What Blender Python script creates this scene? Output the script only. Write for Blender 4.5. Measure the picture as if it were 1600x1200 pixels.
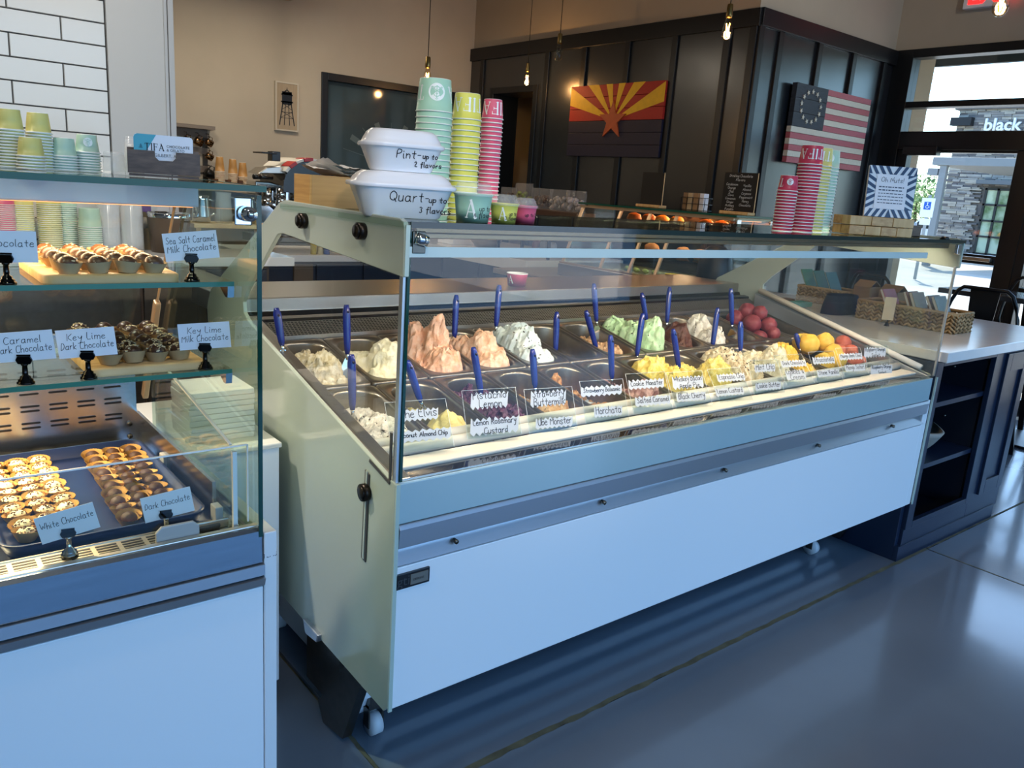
import bpy, bmesh, math, random
from math import sin, cos, pi, radians as RD, sqrt, atan2
from mathutils import Vector as V, Matrix, noise
for o in list(bpy.data.objects): bpy.data.objects.remove(o)
SC = bpy.context.scene; COL = SC.collection
# ---------------------------------------------------------------- camera, sky, sun, daylight, exposure
cd = bpy.data.cameras.new('camera'); cam = bpy.data.objects.new('camera', cd); COL.objects.link(cam)
cd.sensor_fit = 'HORIZONTAL'; cd.sensor_width = 36; cd.lens = 28.281; cd.clip_start = .05; cd.clip_end = 300
def camera_matrix(pitch, roll, yaw):
    cy, sy, cp, sp, cr, sr = cos(yaw), sin(yaw), cos(pitch), sin(pitch), cos(roll), sin(roll)
    fwd = V((sy, cy, 0)); right = V((cy, -sy, 0)); down = V((0, 0, -1))
    f2 = cp*fwd + sp*down; d2 = -sp*fwd + cp*down
    r3 = cr*right + sr*d2; d3 = -sr*right + cr*d2
    m = Matrix.Identity(4)
    for i in range(3): m[i][0], m[i][1], m[i][2] = r3[i], -d3[i], -f2[i]
    m[2][3] = 1.5
    return m
cam.matrix_world = camera_matrix(.23953735, -.0709693, .68945014); SC.camera = cam
SC.view_settings.view_transform = 'Standard'; SC.view_settings.look = 'None'
SC.view_settings.gamma = 1; SC.view_settings.use_curve_mapping = False; SC.view_settings.exposure = 0.28
try:
    SC.cycles.max_bounces = 10; SC.cycles.transparent_max_bounces = 24; SC.cycles.glossy_bounces = 4
    SC.cycles.diffuse_bounces = 4; SC.cycles.caustics_reflective = False; SC.cycles.caustics_refractive = False
    SC.cycles.sample_clamp_indirect = 4.0
except Exception: pass
W = bpy.data.worlds.new('sky'); SC.world = W; W.use_nodes = True
wn = W.node_tree.nodes; wl = W.node_tree.links
bg = wn['Background']; sk = wn.new('ShaderNodeTexSky'); sk.sky_type = 'NISHITA'; sk.sun_disc = False
sk.sun_elevation = RD(48); sk.sun_rotation = RD(55); sk.air_density = 1.2; sk.dust_density = 1.5
wb = wn.new('ShaderNodeMixRGB'); wb.blend_type = 'MULTIPLY'; wb.inputs[0].default_value = 1; wb.inputs[2].default_value = (.58,.80,1.06,1)   # camera white balance set for the warm room
wl.new(sk.outputs[0], wb.inputs[1]); wl.new(wb.outputs[0], bg.inputs[0]); bg.inputs[1].default_value = .52
def lamp(name, kind, loc, energy, col, rot=(0,0,0), size=None, size_y=None, parent=None, rad=None, spot=None, blend=.4):
    d = bpy.data.lights.new(name, kind); d.energy = energy; d.color = col
    if kind == 'AREA':
        d.shape = 'RECTANGLE' if size_y else 'SQUARE'; d.size = size
        if size_y: d.size_y = size_y
    if rad is not None: d.shadow_soft_size = rad
    if spot: d.spot_size = spot; d.spot_blend = blend
    o = bpy.data.objects.new(name, d); COL.objects.link(o); o.rotation_euler = rot
    if parent: o.parent = parent; o.location = V(loc) - parent.location
    else: o.location = loc
    return o
sun = lamp('sun', 'SUN', (0,0,20), 6.5, (1,.95,.86), (RD(40), 0, RD(125))); sun.data.angle = RD(.6)
# daylight through the shop front behind the camera and the glazed wall on the right
DAY_FRONT = lamp('window_daylight_front', 'AREA', (2.55,-3.55,1.75), 66, (.12,.43,1.0), (RD(90),0,0), 8.9, 2.9)
lamp('passage_fill', 'AREA', (5.75,6.4,3.3), 26, (1,.86,.66), (0,0,0), .3)  # added unseen lamp that brightens the dark passage
for x, y, e in ((1.55,5.7,16),(2.7,6.2,12)):      # added unseen lamps under the soffit, brightening the back wall
    lamp('soffit_fill', 'AREA', (x,y,2.945), e, (1,.88,.70), (0,0,0), .5)
for x, y, tx, ty, tz, e in ((.1,1.9,.3,4.3,1.9,150),(1.0,2.2,1.2,4.3,1.4,70),(3.2,4.6,4.3,7.3,1.8,60),(-1.5,.9,.9,2.0,.8,80),(-.7,2.9,.88,1.8,.25,430),(-.4,-2.6,1.35,1.65,1.46,260),(.1,-.2,1.15,1.75,1.5,55),(1.6,.2,3.0,1.75,1.5,60),(5.0,.5,6.2,3.8,3.2,70)):   # added unseen fill spots below the ceiling for walls, panels and case tops
    d_ = V((tx-x,ty-y,tz-3.85)); lamp('fill_spot', 'SPOT', (x,y,3.85), e, (1,.90,.76), d_.to_track_quat('-Z','Y').to_euler(), rad=.08, spot=RD({430:26,260:20}.get(e,58)), blend=.9)
# ---------------------------------------------------------------- materials
def lin(h):
    h = h.lstrip('#'); r = [int(h[i:i+2],16)/255 for i in (0,2,4)]
    return tuple(c/12.92 if c <= .04045 else ((c+.055)/1.055)**2.4 for c in r)
MATS = {}
def mt(name, hexc, rough=.5, metal=0, var=0, scale=20, bump=0, bscale=None, col2=None, stretch=None, trans=0, emit=None, es=1, coat=0, detail=4, spec=.5, sharp=None, alpha=None):
    if name in MATS: return MATS[name]
    m = bpy.data.materials.new(name); MATS[name] = m; m.use_nodes = True
    n = m.node_tree.nodes; l = m.node_tree.links; b = n['Principled BSDF']
    c = lin(hexc); b.inputs['Base Color'].default_value = (*c,1)
    b.inputs['Roughness'].default_value = rough; b.inputs['Metallic'].default_value = metal
    b.inputs['Specular IOR Level'].default_value = spec
    if coat: b.inputs['Coat Weight'].default_value = coat; b.inputs['Coat Roughness'].default_value = .08
    if trans: b.inputs['Transmission Weight'].default_value = trans
    if alpha is not None: b.inputs['Alpha'].default_value = alpha
    if emit: b.inputs['Emission Color'].default_value = (*lin(emit),1); b.inputs['Emission Strength'].default_value = es
    if var or bump or col2:
        tc = n.new('ShaderNodeTexCoord'); nz = n.new('ShaderNodeTexNoise'); nz.inputs['Scale'].default_value = scale; nz.inputs['Detail'].default_value = detail
        src = tc.outputs['Object']
        if stretch:
            mp = n.new('ShaderNodeMapping'); mp.inputs['Scale'].default_value = stretch; l.new(src, mp.inputs[0]); src = mp.outputs[0]
        l.new(src, nz.inputs['Vector'])
        if var or col2:
            rp = n.new('ShaderNodeValToRGB'); e = rp.color_ramp.elements
            if col2: c2 = lin(col2); a0, a1 = sharp or (.4,.6)
            else: c2 = tuple(min(1,x*(1+var)) for x in c); c = tuple(x*(1-var) for x in c); a0, a1 = .3, .7
            e[0].position = a0; e[1].position = a1; e[0].color = (*c,1); e[1].color = (*c2,1)
            l.new(nz.outputs[0], rp.inputs[0]); l.new(rp.outputs[0], b.inputs['Base Color'])
        if bump:
            bp = n.new('ShaderNodeBump'); bp.inputs['Strength'].default_value = bump; bp.inputs['Distance'].default_value = .004
            if bscale:
                n2 = n.new('ShaderNodeTexNoise'); n2.inputs['Scale'].default_value = bscale; n2.inputs['Detail'].default_value = 5; l.new(src, n2.inputs['Vector']); l.new(n2.outputs[0], bp.inputs['Height'])
            else: l.new(nz.outputs[0], bp.inputs['Height'])
            l.new(bp.outputs[0], b.inputs['Normal'])
    return m
def glass(name, tint='#f4fbf8', refl=.8, frost=0, rough=0.0):
    if name in MATS: return MATS[name]
    m = bpy.data.materials.new(name); MATS[name] = m; m.use_nodes = True
    n = m.node_tree.nodes; l = m.node_tree.links; n.clear()
    o = n.new('ShaderNodeOutputMaterial'); tr = n.new('ShaderNodeBsdfTransparent'); gl = n.new('ShaderNodeBsdfGlossy'); fr = n.new('ShaderNodeFresnel')
    ge = n.new('ShaderNodeNewGeometry'); mr = n.new('ShaderNodeMapRange'); mr.inputs['To Min'].default_value = 1.45; mr.inputs['To Max'].default_value = 1/1.45
    l.new(ge.outputs['Backfacing'], mr.inputs['Value']); l.new(mr.outputs[0], fr.inputs[0]); tr.inputs[0].default_value = (*lin(tint),1); gl.inputs['Roughness'].default_value = rough
    gl.inputs[0].default_value = (refl,refl,refl,1)
    mx = n.new('ShaderNodeMixShader'); l.new(fr.outputs[0], mx.inputs[0]); l.new(tr.outputs[0], mx.inputs[1]); l.new(gl.outputs[0], mx.inputs[2])
    l.new(mx.outputs[0], o.inputs[0])
    return m
def plastic(name, fac=.25, col='#f4f6f8', rough=.15):
    if name in MATS: return MATS[name]
    m = bpy.data.materials.new(name); MATS[name] = m; m.use_nodes = True
    n = m.node_tree.nodes; l = m.node_tree.links; b = n['Principled BSDF']; o = n['Material Output']
    b.inputs['Base Color'].default_value = (*lin(col),1); b.inputs['Roughness'].default_value = rough
    tr = n.new('ShaderNodeBsdfTransparent'); mx = n.new('ShaderNodeMixShader'); mx.inputs[0].default_value = fac
    l.new(tr.outputs[0], mx.inputs[1]); l.new(b.outputs[0], mx.inputs[2]); l.new(mx.outputs[0], o.inputs[0])
    return m
# ---------------------------------------------------------------- mesh builder
class MB:
    def __init__(s): s.v = []; s.f = []; s.mi = []; s.cur = 0; s.T = None; s.sm = []; s.smooth = False
    def _add(s, vs, fs):
        b = len(s.v)
        s.v += [tuple(s.T @ V(p)) if s.T else tuple(p) for p in vs]
        for f in fs: s.f.append(tuple(b+i for i in f)); s.mi.append(s.cur); s.sm.append(s.smooth)
        return s
    def box(s, a, b):
        (x0,y0,z0),(x1,y1,z1) = a, b
        return s._add([(x0,y0,z0),(x1,y0,z0),(x1,y1,z0),(x0,y1,z0),(x0,y0,z1),(x1,y0,z1),(x1,y1,z1),(x0,y1,z1)],
            [(0,3,2,1),(4,5,6,7),(0,1,5,4),(1,2,6,5),(2,3,7,6),(3,0,4,7)])
    def cbox(s, c, d): return s.box([c[i]-d[i]/2 for i in range(3)], [c[i]+d[i]/2 for i in range(3)])
    def bar(s, p, q, w, h, up=(0,0,1)):
        p, q = V(p), V(q); t = (q-p).normalized(); u = V(up)
        if abs(t.dot(u)) > .98: u = V((0,1,0))
        a = t.cross(u).normalized()*w/2; b = a.cross(t).normalized()*h/2
        vs = [p-a-b,p+a-b,p+a+b,p-a+b,q-a-b,q+a-b,q+a+b,q-a+b]
        return s._add(vs, [(0,3,2,1),(4,5,6,7),(0,1,5,4),(1,2,6,5),(2,3,7,6),(3,0,4,7)])
    def prism(s, poly, ax, a, b):
        """poly: 2D points; ax: axis extruded ('x': (y,z), 'y': (x,z), 'z': (x,y)) from a to b"""
        def P(u, w, t): return {'x':(t,u,w),'y':(u,t,w),'z':(u,w,t)}[ax]
        n = len(poly); vs = [P(*p, a) for p in poly] + [P(*p, b) for p in poly]
        return s._add(vs, [tuple(range(n))[::-1], tuple(range(n,2*n))] + [(i,(i+1)%n,n+(i+1)%n,n+i) for i in range(n)])
    def lathe(s, prof, c=(0,0,0), n=24, mod=None, close=True, m_of=None):
        sm = s.smooth; s.smooth = True
        vs = []; 
        for (r,z) in prof:
            for k in range(n):
                a = 2*pi*k/n; rr = r if not mod else r*mod(a, r, z)
                vs.append((c[0]+rr*cos(a), c[1]+rr*sin(a), c[2]+z))
        b = len(s.v); s.v += [tuple(s.T @ V(p)) if s.T else p for p in vs]
        for i in range(len(prof)-1):
            for k in range(n):
                s.f.append((b+i*n+k, b+i*n+(k+1)%n, b+(i+1)*n+(k+1)%n, b+(i+1)*n+k)); s.mi.append(m_of[i] if m_of else s.cur); s.sm.append(True)
        for e in ((0, True), (len(prof)-1, False)):
            if close and prof[e[0]][0] > 1e-6:
                f = [b+e[0]*n+k for k in range(n)]
                s.f.append(tuple(f[::-1] if e[1] else f)); s.mi.append(m_of[min(e[0],len(prof)-2)] if m_of else s.cur); s.sm.append(False)
        s.smooth = sm
        return s
    def tube(s, pts, r, n=8, closed=False):
        pts = [V(p) for p in pts]; m = len(pts); rs = r if isinstance(r,(list,tuple)) else [r]*m
        vs = []; up = V((0,0,1))
        for i, p in enumerate(pts):
            if closed: t = pts[(i+1)%m]-pts[i-1]
            else: t = pts[min(i+1,m-1)]-pts[max(i-1,0)]
            t.normalize(); u = up if abs(t.dot(up)) < .95 else V((0,1,0))
            a = t.cross(u).normalized(); b = a.cross(t)
            for k in range(n): vs.append(p + (a*cos(2*pi*k/n)+b*sin(2*pi*k/n))*rs[i])
        fs = []
        for i in range(m if closed else m-1):
            j = (i+1)%m
            for k in range(n): fs.append((i*n+k, j*n+k, j*n+(k+1)%n, i*n+(k+1)%n))
        if not closed: fs += [tuple(range(n)), tuple(range((m-1)*n, m*n))[::-1]]
        sm = s.smooth; s.smooth = True; s._add(vs, fs); s.smooth = sm
        return s
    def ball(s, c, r, nu=14, nv=8, sq=(1,1,1)):
        prof = [(r*sin(pi*i/nv), -r*cos(pi*i/nv)) for i in range(nv+1)]; prof[0] = (0,-r); prof[-1] = (0,r)
        T = s.T; M = Matrix.Translation(V(c)) @ Matrix.Diagonal((*sq,1)); s.T = (T @ M) if T else M
        s.lathe(prof, (0,0,0), nu, close=False); s.T = T
        return s
    def grid(s, P, nu, nv):
        vs = [P(i/(nu-1), j/(nv-1)) for j in range(nv) for i in range(nu)]
        sm = s.smooth; s.smooth = True
        s._add(vs, [(j*nu+i, j*nu+i+1, (j+1)*nu+i+1, (j+1)*nu+i) for j in range(nv-1) for i in range(nu-1)]); s.smooth = sm
        return s
    def mesh(s, name, mats):
        me = bpy.data.meshes.new(name); me.from_pydata(s.v, [], s.f)
        for m in (mats if isinstance(mats,(list,tuple)) else [mats]): me.materials.append(m)
        me.polygons.foreach_set('material_index', s.mi); me.polygons.foreach_set('use_smooth', s.sm); me.update()
        return me
    def build(s, name, mats, parent=None, bevel=0, fix=True, origin=None):
        """link as one object; vertices are in world space and are made local to the parent or origin"""
        off = None
        if parent is not None and parent.get('_wb', 1) : off = world_loc(parent)
        if origin is not None: off = V(origin)
        if off is not None: s.v = [tuple(V(p)-off) for p in s.v]
        me = s.mesh(name, mats)
        if fix:
            bm = bmesh.new(); bm.from_mesh(me); bmesh.ops.recalc_face_normals(bm, faces=bm.faces); bm.to_mesh(me); bm.free()
        return link(name, me, parent, bevel, origin)
def world_loc(o):
    l = V((0,0,0))
    while o: l += o.location; o = o.parent
    return l
def link(name, me, parent=None, bevel=0, loc=None):
    o = bpy.data.objects.new(name, me); COL.objects.link(o)
    if parent is not None: o.parent = parent
    elif loc is not None: o.location = loc
    if bevel:
        b = o.modifiers.new('bevel','BEVEL'); b.width = bevel; b.segments = 2; b.limit_method = 'ANGLE'; b.angle_limit = RD(50)
    return o
def tag(o, label=None, cat=None, group=None, kind=None):
    if label: o['label'] = label
    if cat: o['category'] = cat
    if group: o['group'] = group
    if kind: o['kind'] = kind
    return o
def thing(name, label, cat, loc=(0,0,0), rz=0, group=None):
    o = bpy.data.objects.new(name, None); COL.objects.link(o); o.location = loc; o.rotation_euler = (0,0,rz)
    o.empty_display_size = .05
    return tag(o, label, cat, group)
def local(o): o['_wb'] = 0; return o      # parts of this thing are modelled about its own origin
def struct(o): o['kind'] = 'structure'; return o
def copy_tree(o, parent=None):
    c = o.copy(); COL.objects.link(c); c.parent = parent
    for ch in o.children: copy_tree(ch, c)
    return c
ORD = ['topmost','second','third','fourth','fifth','sixth','seventh','eighth','ninth','tenth','eleventh','twelfth','thirteenth','fourteenth','fifteenth','sixteenth','seventeenth','eighteenth','nineteenth','twentieth','twenty-first','twenty-second','twenty-third','twenty-fourth','twenty-fifth','twenty-sixth','twenty-seventh','twenty-eighth']
# ---------------------------------------------------------------- pen strokes (hand lettering) and serif letters
PEN = dict(a="4,4 3,5 1,5 0,3 0,1 1,0 3,0 4,2|4,5 4,1 5,0", b="0,9 0,0|0,3 2,5 4,4 4,1 2,0 0,1", c="4,4 3,5 1,5 0,3 0,1 1,0 3,0 4,1", d="4,4 2,5 0,3 0,1 1,0 3,0 4,2|4,9 4,0",
 e="0,3 4,3 3,5 1,5 0,3 0,1 1,0 3,0 4,1", f="4,8 3,9 2,8 2,-2|0,5 4,5", g="4,4 2,5 0,4 0,2 1,1 3,1 4,3|4,5 4,-2 3,-4 1,-4 0,-3", h="0,9 0,0|0,3 2,5 4,4 4,0", i="0,5 0,1 1,0|0,7 0,7.8",
 j="2,5 2,-3 0,-4|2,7 2,7.8", k="0,9 0,0|4,5 0,2 4,0", l="0,9 0,1 1,0", m="0,5 0,0|0,3 1.5,5 3,4 3,0|3,3 4.5,5 6,4 6,0", n="0,5 0,0|0,3 2,5 4,4 4,0", o="2,5 0,4 0,1 2,0 4,1 4,4 2,5",
 p="0,5 0,-4|0,3 2,5 4,4 4,1 2,0 0,1", q="4,4 2,5 0,3 0,1 2,0 4,2|4,5 4,-4", r="0,5 0,0|0,3 2,5 3,5", s="4,4 3,5 1,5 0,4 1,3 3,2 4,1 3,0 1,0 0,1", t="2,8 2,1 3,0|0,5 4,5", u="0,5 0,1 1,0 3,0 4,2|4,5 4,0",
 v="0,5 2,0 4,5", w="0,5 1.5,0 3,4 4.5,0 6,5", x="0,5 4,0|4,5 0,0", y="0,5 1,2 3,2 4,5|4,5 3,-2 2,-4 0,-4", z="0,5 4,5 0,0 4,0",
 A="0,0 3,9 6,0|1,3 5,3", B="0,0 0,9 3,9 5,7 3,5 0,5|3,5 5,3 4,0 0,0", C="5,8 3,9 1,8 0,5 0,3 1,0 4,0 5,1", D="0,0 1,9 4,8 5,5 4,1 0,0", E="5,9 0,9 0,0 5,0|0,5 4,5", F="5,9 0,9 0,0|0,5 4,5",
 G="5,8 3,9 1,8 0,5 0,2 2,0 5,1 5,4 3,4", H="0,9 0,0|5,9 5,0|0,5 5,5", I="0,9 0,0", J="4,9 4,2 3,0 1,0 0,2", K="0,9 0,0|5,9 0,4 5,0", L="0,9 0,0 4,0", M="0,0 0,9 3,3 6,9 6,0", N="0,0 0,9 5,0 5,9",
 O="3,9 0,7 0,2 3,0 6,2 6,7 3,9", P="0,0 0,9 4,9 5,7 4,5 0,4", Q="3,9 0,7 0,2 3,0 6,2 6,7 3,9|4,2 6,-1", R="0,0 0,9 4,9 5,7 4,5 0,4|2,4 5,0", S="5,8 3,9 1,8 1,6 4,4 5,2 3,0 0,1", T="0,9 6,9|3,9 3,0",
 U="0,9 0,2 2,0 4,0 5,2 5,9", V="0,9 3,0 6,9", W="0,9 2,0 4,7 6,0 8,9", X="0,0 5,9|0,9 5,0", Y="0,9 2.5,5 5,9|2.5,5 2.5,0", Z="0,9 5,9 0,0 5,0")
PEN.update({'1':"0,7 1,9 1,0",'2':"0,7 2,9 4,7 0,0 5,0",'3':"0,8 2,9 4,7 2,5 4,2 2,0 0,1",'4':"3,0 3,9 0,3 4,3",'-':"0,4 3,4",'&':"5,0 1,7 2,9 3,7 0,2 2,0 5,3",',':"1,1 0,-2",'.':"0,0 .5,0",'!':"0,9 0,3|0,0 0,.6",'_':"0,0 6,0","'":"0,9 0,7",'*':"0,4 4,4|1,6 3,2|3,6 1,2"})
PENC = {k:[[tuple(map(float,p.split(','))) for p in st.split()] for st in v.split('|')] for k,v in PEN.items()}
def pen_strokes(text, size, width, seed=1, slant=.12, sp=2.0, jit=.35):
    """list of (points, width) centred on x, baseline at 0"""
    R = random.Random(seed); x = 0; out = []
    for ch in text:
        if ch == ' ': x += 4; continue
        g = PENC.get(ch)
        if not g: continue
        w = max(p[0] for st in g for p in st); k = 1+R.uniform(-.06,.06); dy = R.uniform(-.3,.3)
        for st in g:
            pts = [((x+p[0]*k+p[1]*slant+R.uniform(-jit,jit)*.5), p[1]*k+dy+R.uniform(-jit,jit)*.5) for p in st]
            # round the corners once (Chaikin)
            if len(pts) > 2:
                q = [pts[0]]
                for a, b in zip(pts, pts[1:]): q += [(a[0]*.75+b[0]*.25, a[1]*.75+b[1]*.25), (a[0]*.25+b[0]*.75, a[1]*.25+b[1]*.75)]
                pts = q + [pts[-1]]
            out.append((pts, width))
        x += w*k+sp
    u = size/9; x = (x-sp)/2
    return [([((px-x)*u, py*u) for px, py in pts], w) for pts, w in out]
SER = {'T':[("3,0 3,9",1.3),("0,8.75 6,8.75",.5),("0.2,8.75 0.2,7",.4),("5.8,8.75 5.8,7",.4),("1.8,.2 4.2,.2",.4)], 'I':[("1,0 1,9",1.3),("0,.2 2,.2",.4),("0,8.8 2,8.8",.4)],
 'F':[("1,0 1,9",1.3),("0,.2 2.2,.2",.4),("0,8.75 5.3,8.75",.5),("5.1,8.75 5.1,7",.4),("1,4.7 4,4.7",.45),("4,5.6 4,3.8",.35)],
 'A':[("0.6,0 3.2,9",.5),("3,9 6,0",1.3),("1.4,3 5,3",.45),("-.2,.2 1.5,.2",.4),("4.8,.2 7,.2",.4)], 'E':[("1,0 1,9",1.3),("0,8.75 5.3,8.75",.5),("0,.25 5.5,.25",.5),("1,4.7 4,4.7",.45),("5.4,.25 5.4,2",.4),("5.2,8.75 5.2,7.2",.4)]}
def serif_strokes(text, size, sp=1.4):
    x = 0; out = []; u = size/9
    for ch in text:
        if ch == ' ': x += 3; continue
        g = SER[ch]; w = 0
        for st, wd in g:
            pts = [tuple(map(float,p.split(','))) for p in st.split()]; w = max(w, max(p[0] for p in pts))
            out.append(([((x+p[0]),p[1]) for p in pts], wd*u))
        x += w+sp
    x = (x-sp)/2
    return [([((px-x)*u, py*u) for px, py in pts], w) for pts, w in out]
def ink(mb, strokes, P, step=None):
    """lay the strokes as ribbons; P maps (u, v) of the writing plane to space"""
    for pts, w in strokes:
        q = [pts[0]]
        for a, b in zip(pts, pts[1:]):
            n = 1 if not step else max(1, int(math.hypot(b[0]-a[0], b[1]-a[1])/step))
            q += [(a[0]+(b[0]-a[0])*i/n, a[1]+(b[1]-a[1])*i/n) for i in range(1,n+1)]
        L = []
        for i, p in enumerate(q):
            a, b = q[max(i-1,0)], q[min(i+1,len(q)-1)]; dx, dy = b[0]-a[0], b[1]-a[1]; d = math.hypot(dx,dy) or 1
            nx, ny = -dy/d*w/2, dx/d*w/2; ex, ey = (dx/d*w*.3, dy/d*w*.3)
            if i == 0: p = (p[0]-ex, p[1]-ey)
            if i == len(q)-1: p = (p[0]+ex, p[1]+ey)
            L.append(((p[0]-nx,p[1]-ny),(p[0]+nx,p[1]+ny)))
        vs = [P(*c) for pr in L for c in pr]
        mb._add(vs, [(2*i,2*i+2,2*i+3,2*i+1) for i in range(len(L)-1)])
    return mb
def plane_map(o, ux, uy, lift=.0004):
    o, ux, uy = V(o), V(ux).normalized(), V(uy).normalized(); n = ux.cross(uy)
    return lambda a, b: o + ux*a + uy*b + n*lift
def font_mesh(name, text, size, o, ux, uy, m, parent, lift=.0006, extrude=0, align='LEFT', bold=0):
    cu = bpy.data.curves.new(name,'FONT'); cu.body = text; cu.size = size; cu.align_x = align; cu.extrude = extrude; cu.offset = bold; cu.resolution_u = 3
    t = bpy.data.objects.new(name, cu); COL.objects.link(t)
    dg = bpy.context.evaluated_depsgraph_get(); me = bpy.data.meshes.new_from_object(t.evaluated_get(dg))
    bpy.data.objects.remove(t); bpy.data.curves.remove(cu)
    ux, uy = V(ux).normalized(), V(uy).normalized(); n = ux.cross(uy); off = world_loc(parent) if parent and parent.get('_wb',1) else V((0,0,0))
    for v in me.vertices: v.co = V(o) - off + ux*v.co.x + uy*v.co.y + n*(v.co.z+lift)
    me.materials.clear(); me.materials.append(m); me.name = name
    return link(name, me, parent)
# ================================================================ the room
BEIGE = mt('wall_paint', '#b9ad9a', .85, var=.04, scale=3, bump=.15, bscale=260)
CEIL = mt('ceiling_paint', '#cfc8ba', .9, var=.03, scale=2)
BLACK = mt('black_board', '#161b22', .30, var=.12, scale=6, bump=.05, bscale=90, spec=.5)
for k_, v_ in (('Coat Weight',1.0),('Coat Roughness',.24)): BLACK.node_tree.nodes['Principled BSDF'].inputs[k_].default_value = v_
BLACKT = mt('black_trim', '#101318', .36, bump=.04, bscale=80)
FRAME = mt('bronze_frame', '#0e1216', .35)
EPOXY = mt('grey_epoxy', '#646f7b', .17, var=.08, scale=1.4, bump=.10, bscale=7, coat=.3)
JOINT = mt('joint_filler', '#5a5a45', .8, var=.35, scale=14, bump=.5)
STEEL = mt('brushed_steel', '#b5b0aa', .30, 1, var=.06, scale=40, stretch=(1,30,30), bump=.04)
STEELD = mt('dark_steel', '#6f6a63', .33, 1, var=.1, scale=30)
CHROME = mt('chrome', '#d8d8d8', .08, 1)
NAVY = mt('navy_cabinet', '#15233a', .35, bump=.04, bscale=60)
QUARTZ = mt('white_quartz', '#d9dadb', .18, var=.03, scale=9)
BLK = mt('black_plastic', '#0b0b0d', .3)
WHITE = mt('white_lacquer', '#e9eef2', .22)
WPLAST = mt('white_plastic', '#f3f4f7', .25)
CLEAR = glass('clear_glass', '#fafcfb'); CLEAR2 = glass('clear_glass_green', '#e9f4ee')
GEDGE = mt('glass_edge', '#0d4a3c', .08, trans=.35, spec=.6)
GEDGEL = mt('glass_edge_light', '#7fb0a2', .1, trans=.3)
WOOD = mt('light_wood', '#b98d58', .5, col2='#d3aa74', scale=9, stretch=(1,9,9), bump=.1, sharp=(.35,.7))
OAK = mt('oak_wood', '#c79c62', .5, col2='#e0bc85', scale=7, stretch=(1,10,1), bump=.1, sharp=(.35,.7))
WALNUT = mt('walnut_veneer', '#4c3d36', .5, col2='#6a564a', scale=10, stretch=(1,14,14), sharp=(.3,.7))
PEND = mt('marker_ink', '#16161c', .6)
# floor: poured slabs with saw-cut joints
xs = [-3.0,.93,3.75,7.2]; ys = [-3.6,1.435,4.2,7.6]; g = .006
root = struct(MB().box((-3,-3.6,-.2),(7.2,7.6,-.012)).build('floor', JOINT))
for i in range(3):
    for j in range(3):
        MB().box((xs[i]+g,ys[j]+g,-.1),(xs[i+1]-g,ys[j+1]-g,0)).build('floor_slab', EPOXY, root)
R = random.Random(3)
def joint(p, q, w):
    n = 90; p, q = V(p), V(q); t = (q-p).normalized(); a = V((-t.y,t.x,0)); m = MB(); vs = []
    for k in range(n+1):
        c = p+(q-p)*k/n; vs += [c+a*w*R.uniform(.5,1.3)+V((0,0,.0006)), c-a*w*R.uniform(.5,1.3)+V((0,0,.0006))]
    m._add(vs, [(2*k,2*k+1,2*k+3,2*k+2) for k in range(n)]); m.build('joint_filler', JOINT, root, fix=False)
joint((.2,1.437,0),(3.75,1.435,0),.010); joint((3.75,-1,0),(3.75,1.40,0),.005); joint((.93,.3,0),(.93,1.9,0),.006); joint((3.76,1.435,0),(7.1,1.435,0),.005)
# ceiling, soffit
struct(MB().box((-3,-3.6,4.0),(7.4,7.6,4.15)).build('ceiling', CEIL))
struct(MB().box((.97,4.45,2.955),(3.18,7.33,3.3)).build('trim_1', BEIGE))
# back wall with the dark interior window
m = MB(); m.box((-3,7.33,0),(3.497,7.5,4)).box((3.497,7.33,2.412),(5.0,7.5,4)).box((3.497,7.33,0),(5.0,7.5,1.0)).box((5.0,7.33,0),(5.5,7.5,4))
struct(m.build('wall_back', BEIGE))
w = struct(MB().box((3.497,7.31,1.0),(3.56,7.42,2.412)).box((4.94,7.31,1.0),(5.0,7.42,2.412)).box((3.56,7.31,2.345),(4.94,7.42,2.412)).box((3.56,7.31,1.0),(4.94,7.42,1.06)).build('window_1', FRAME, bevel=.004))
DGL = mt('dark_window_glass', '#39464a', .06, col2='#465356', scale=2.5, sharp=(.3,.8))
MB().box((3.56,7.37,1.06),(4.94,7.38,2.345)).build('pane', DGL, w)
m = MB(); 
for k in range(9):
    a = RD(18+k*18); c = V((4.28,7.3695,1.62))
    m.bar(c+V((cos(a)*.12,0,sin(a)*.12)), c+V((cos(a)*.55,0,sin(a)*.42)), .004+.05*(k%2), .001, (0,1,0))
MB2 = m.build('reflected_drawing', mt('reflection_mark','#5d6a6a',.3), w)  # poster reflection in the pane, laid on as paler bars
# left wall, front wall (shop front behind the camera)
struct(MB().box((-3.1,-3.6,0),(-3,7.6,4)).build('wall_left', BEIGE))
struct(MB().box((-3,-3.75,3.3),(7.2,-3.6,4)).box((-3,-3.75,0),(-1.9,-3.6,3.3)).box((7.0,-3.75,0),(7.2,-3.6,3.3)).box((-1.9,-3.75,0),(7.0,-3.6,.3)).build('wall_front', BEIGE))
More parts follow.
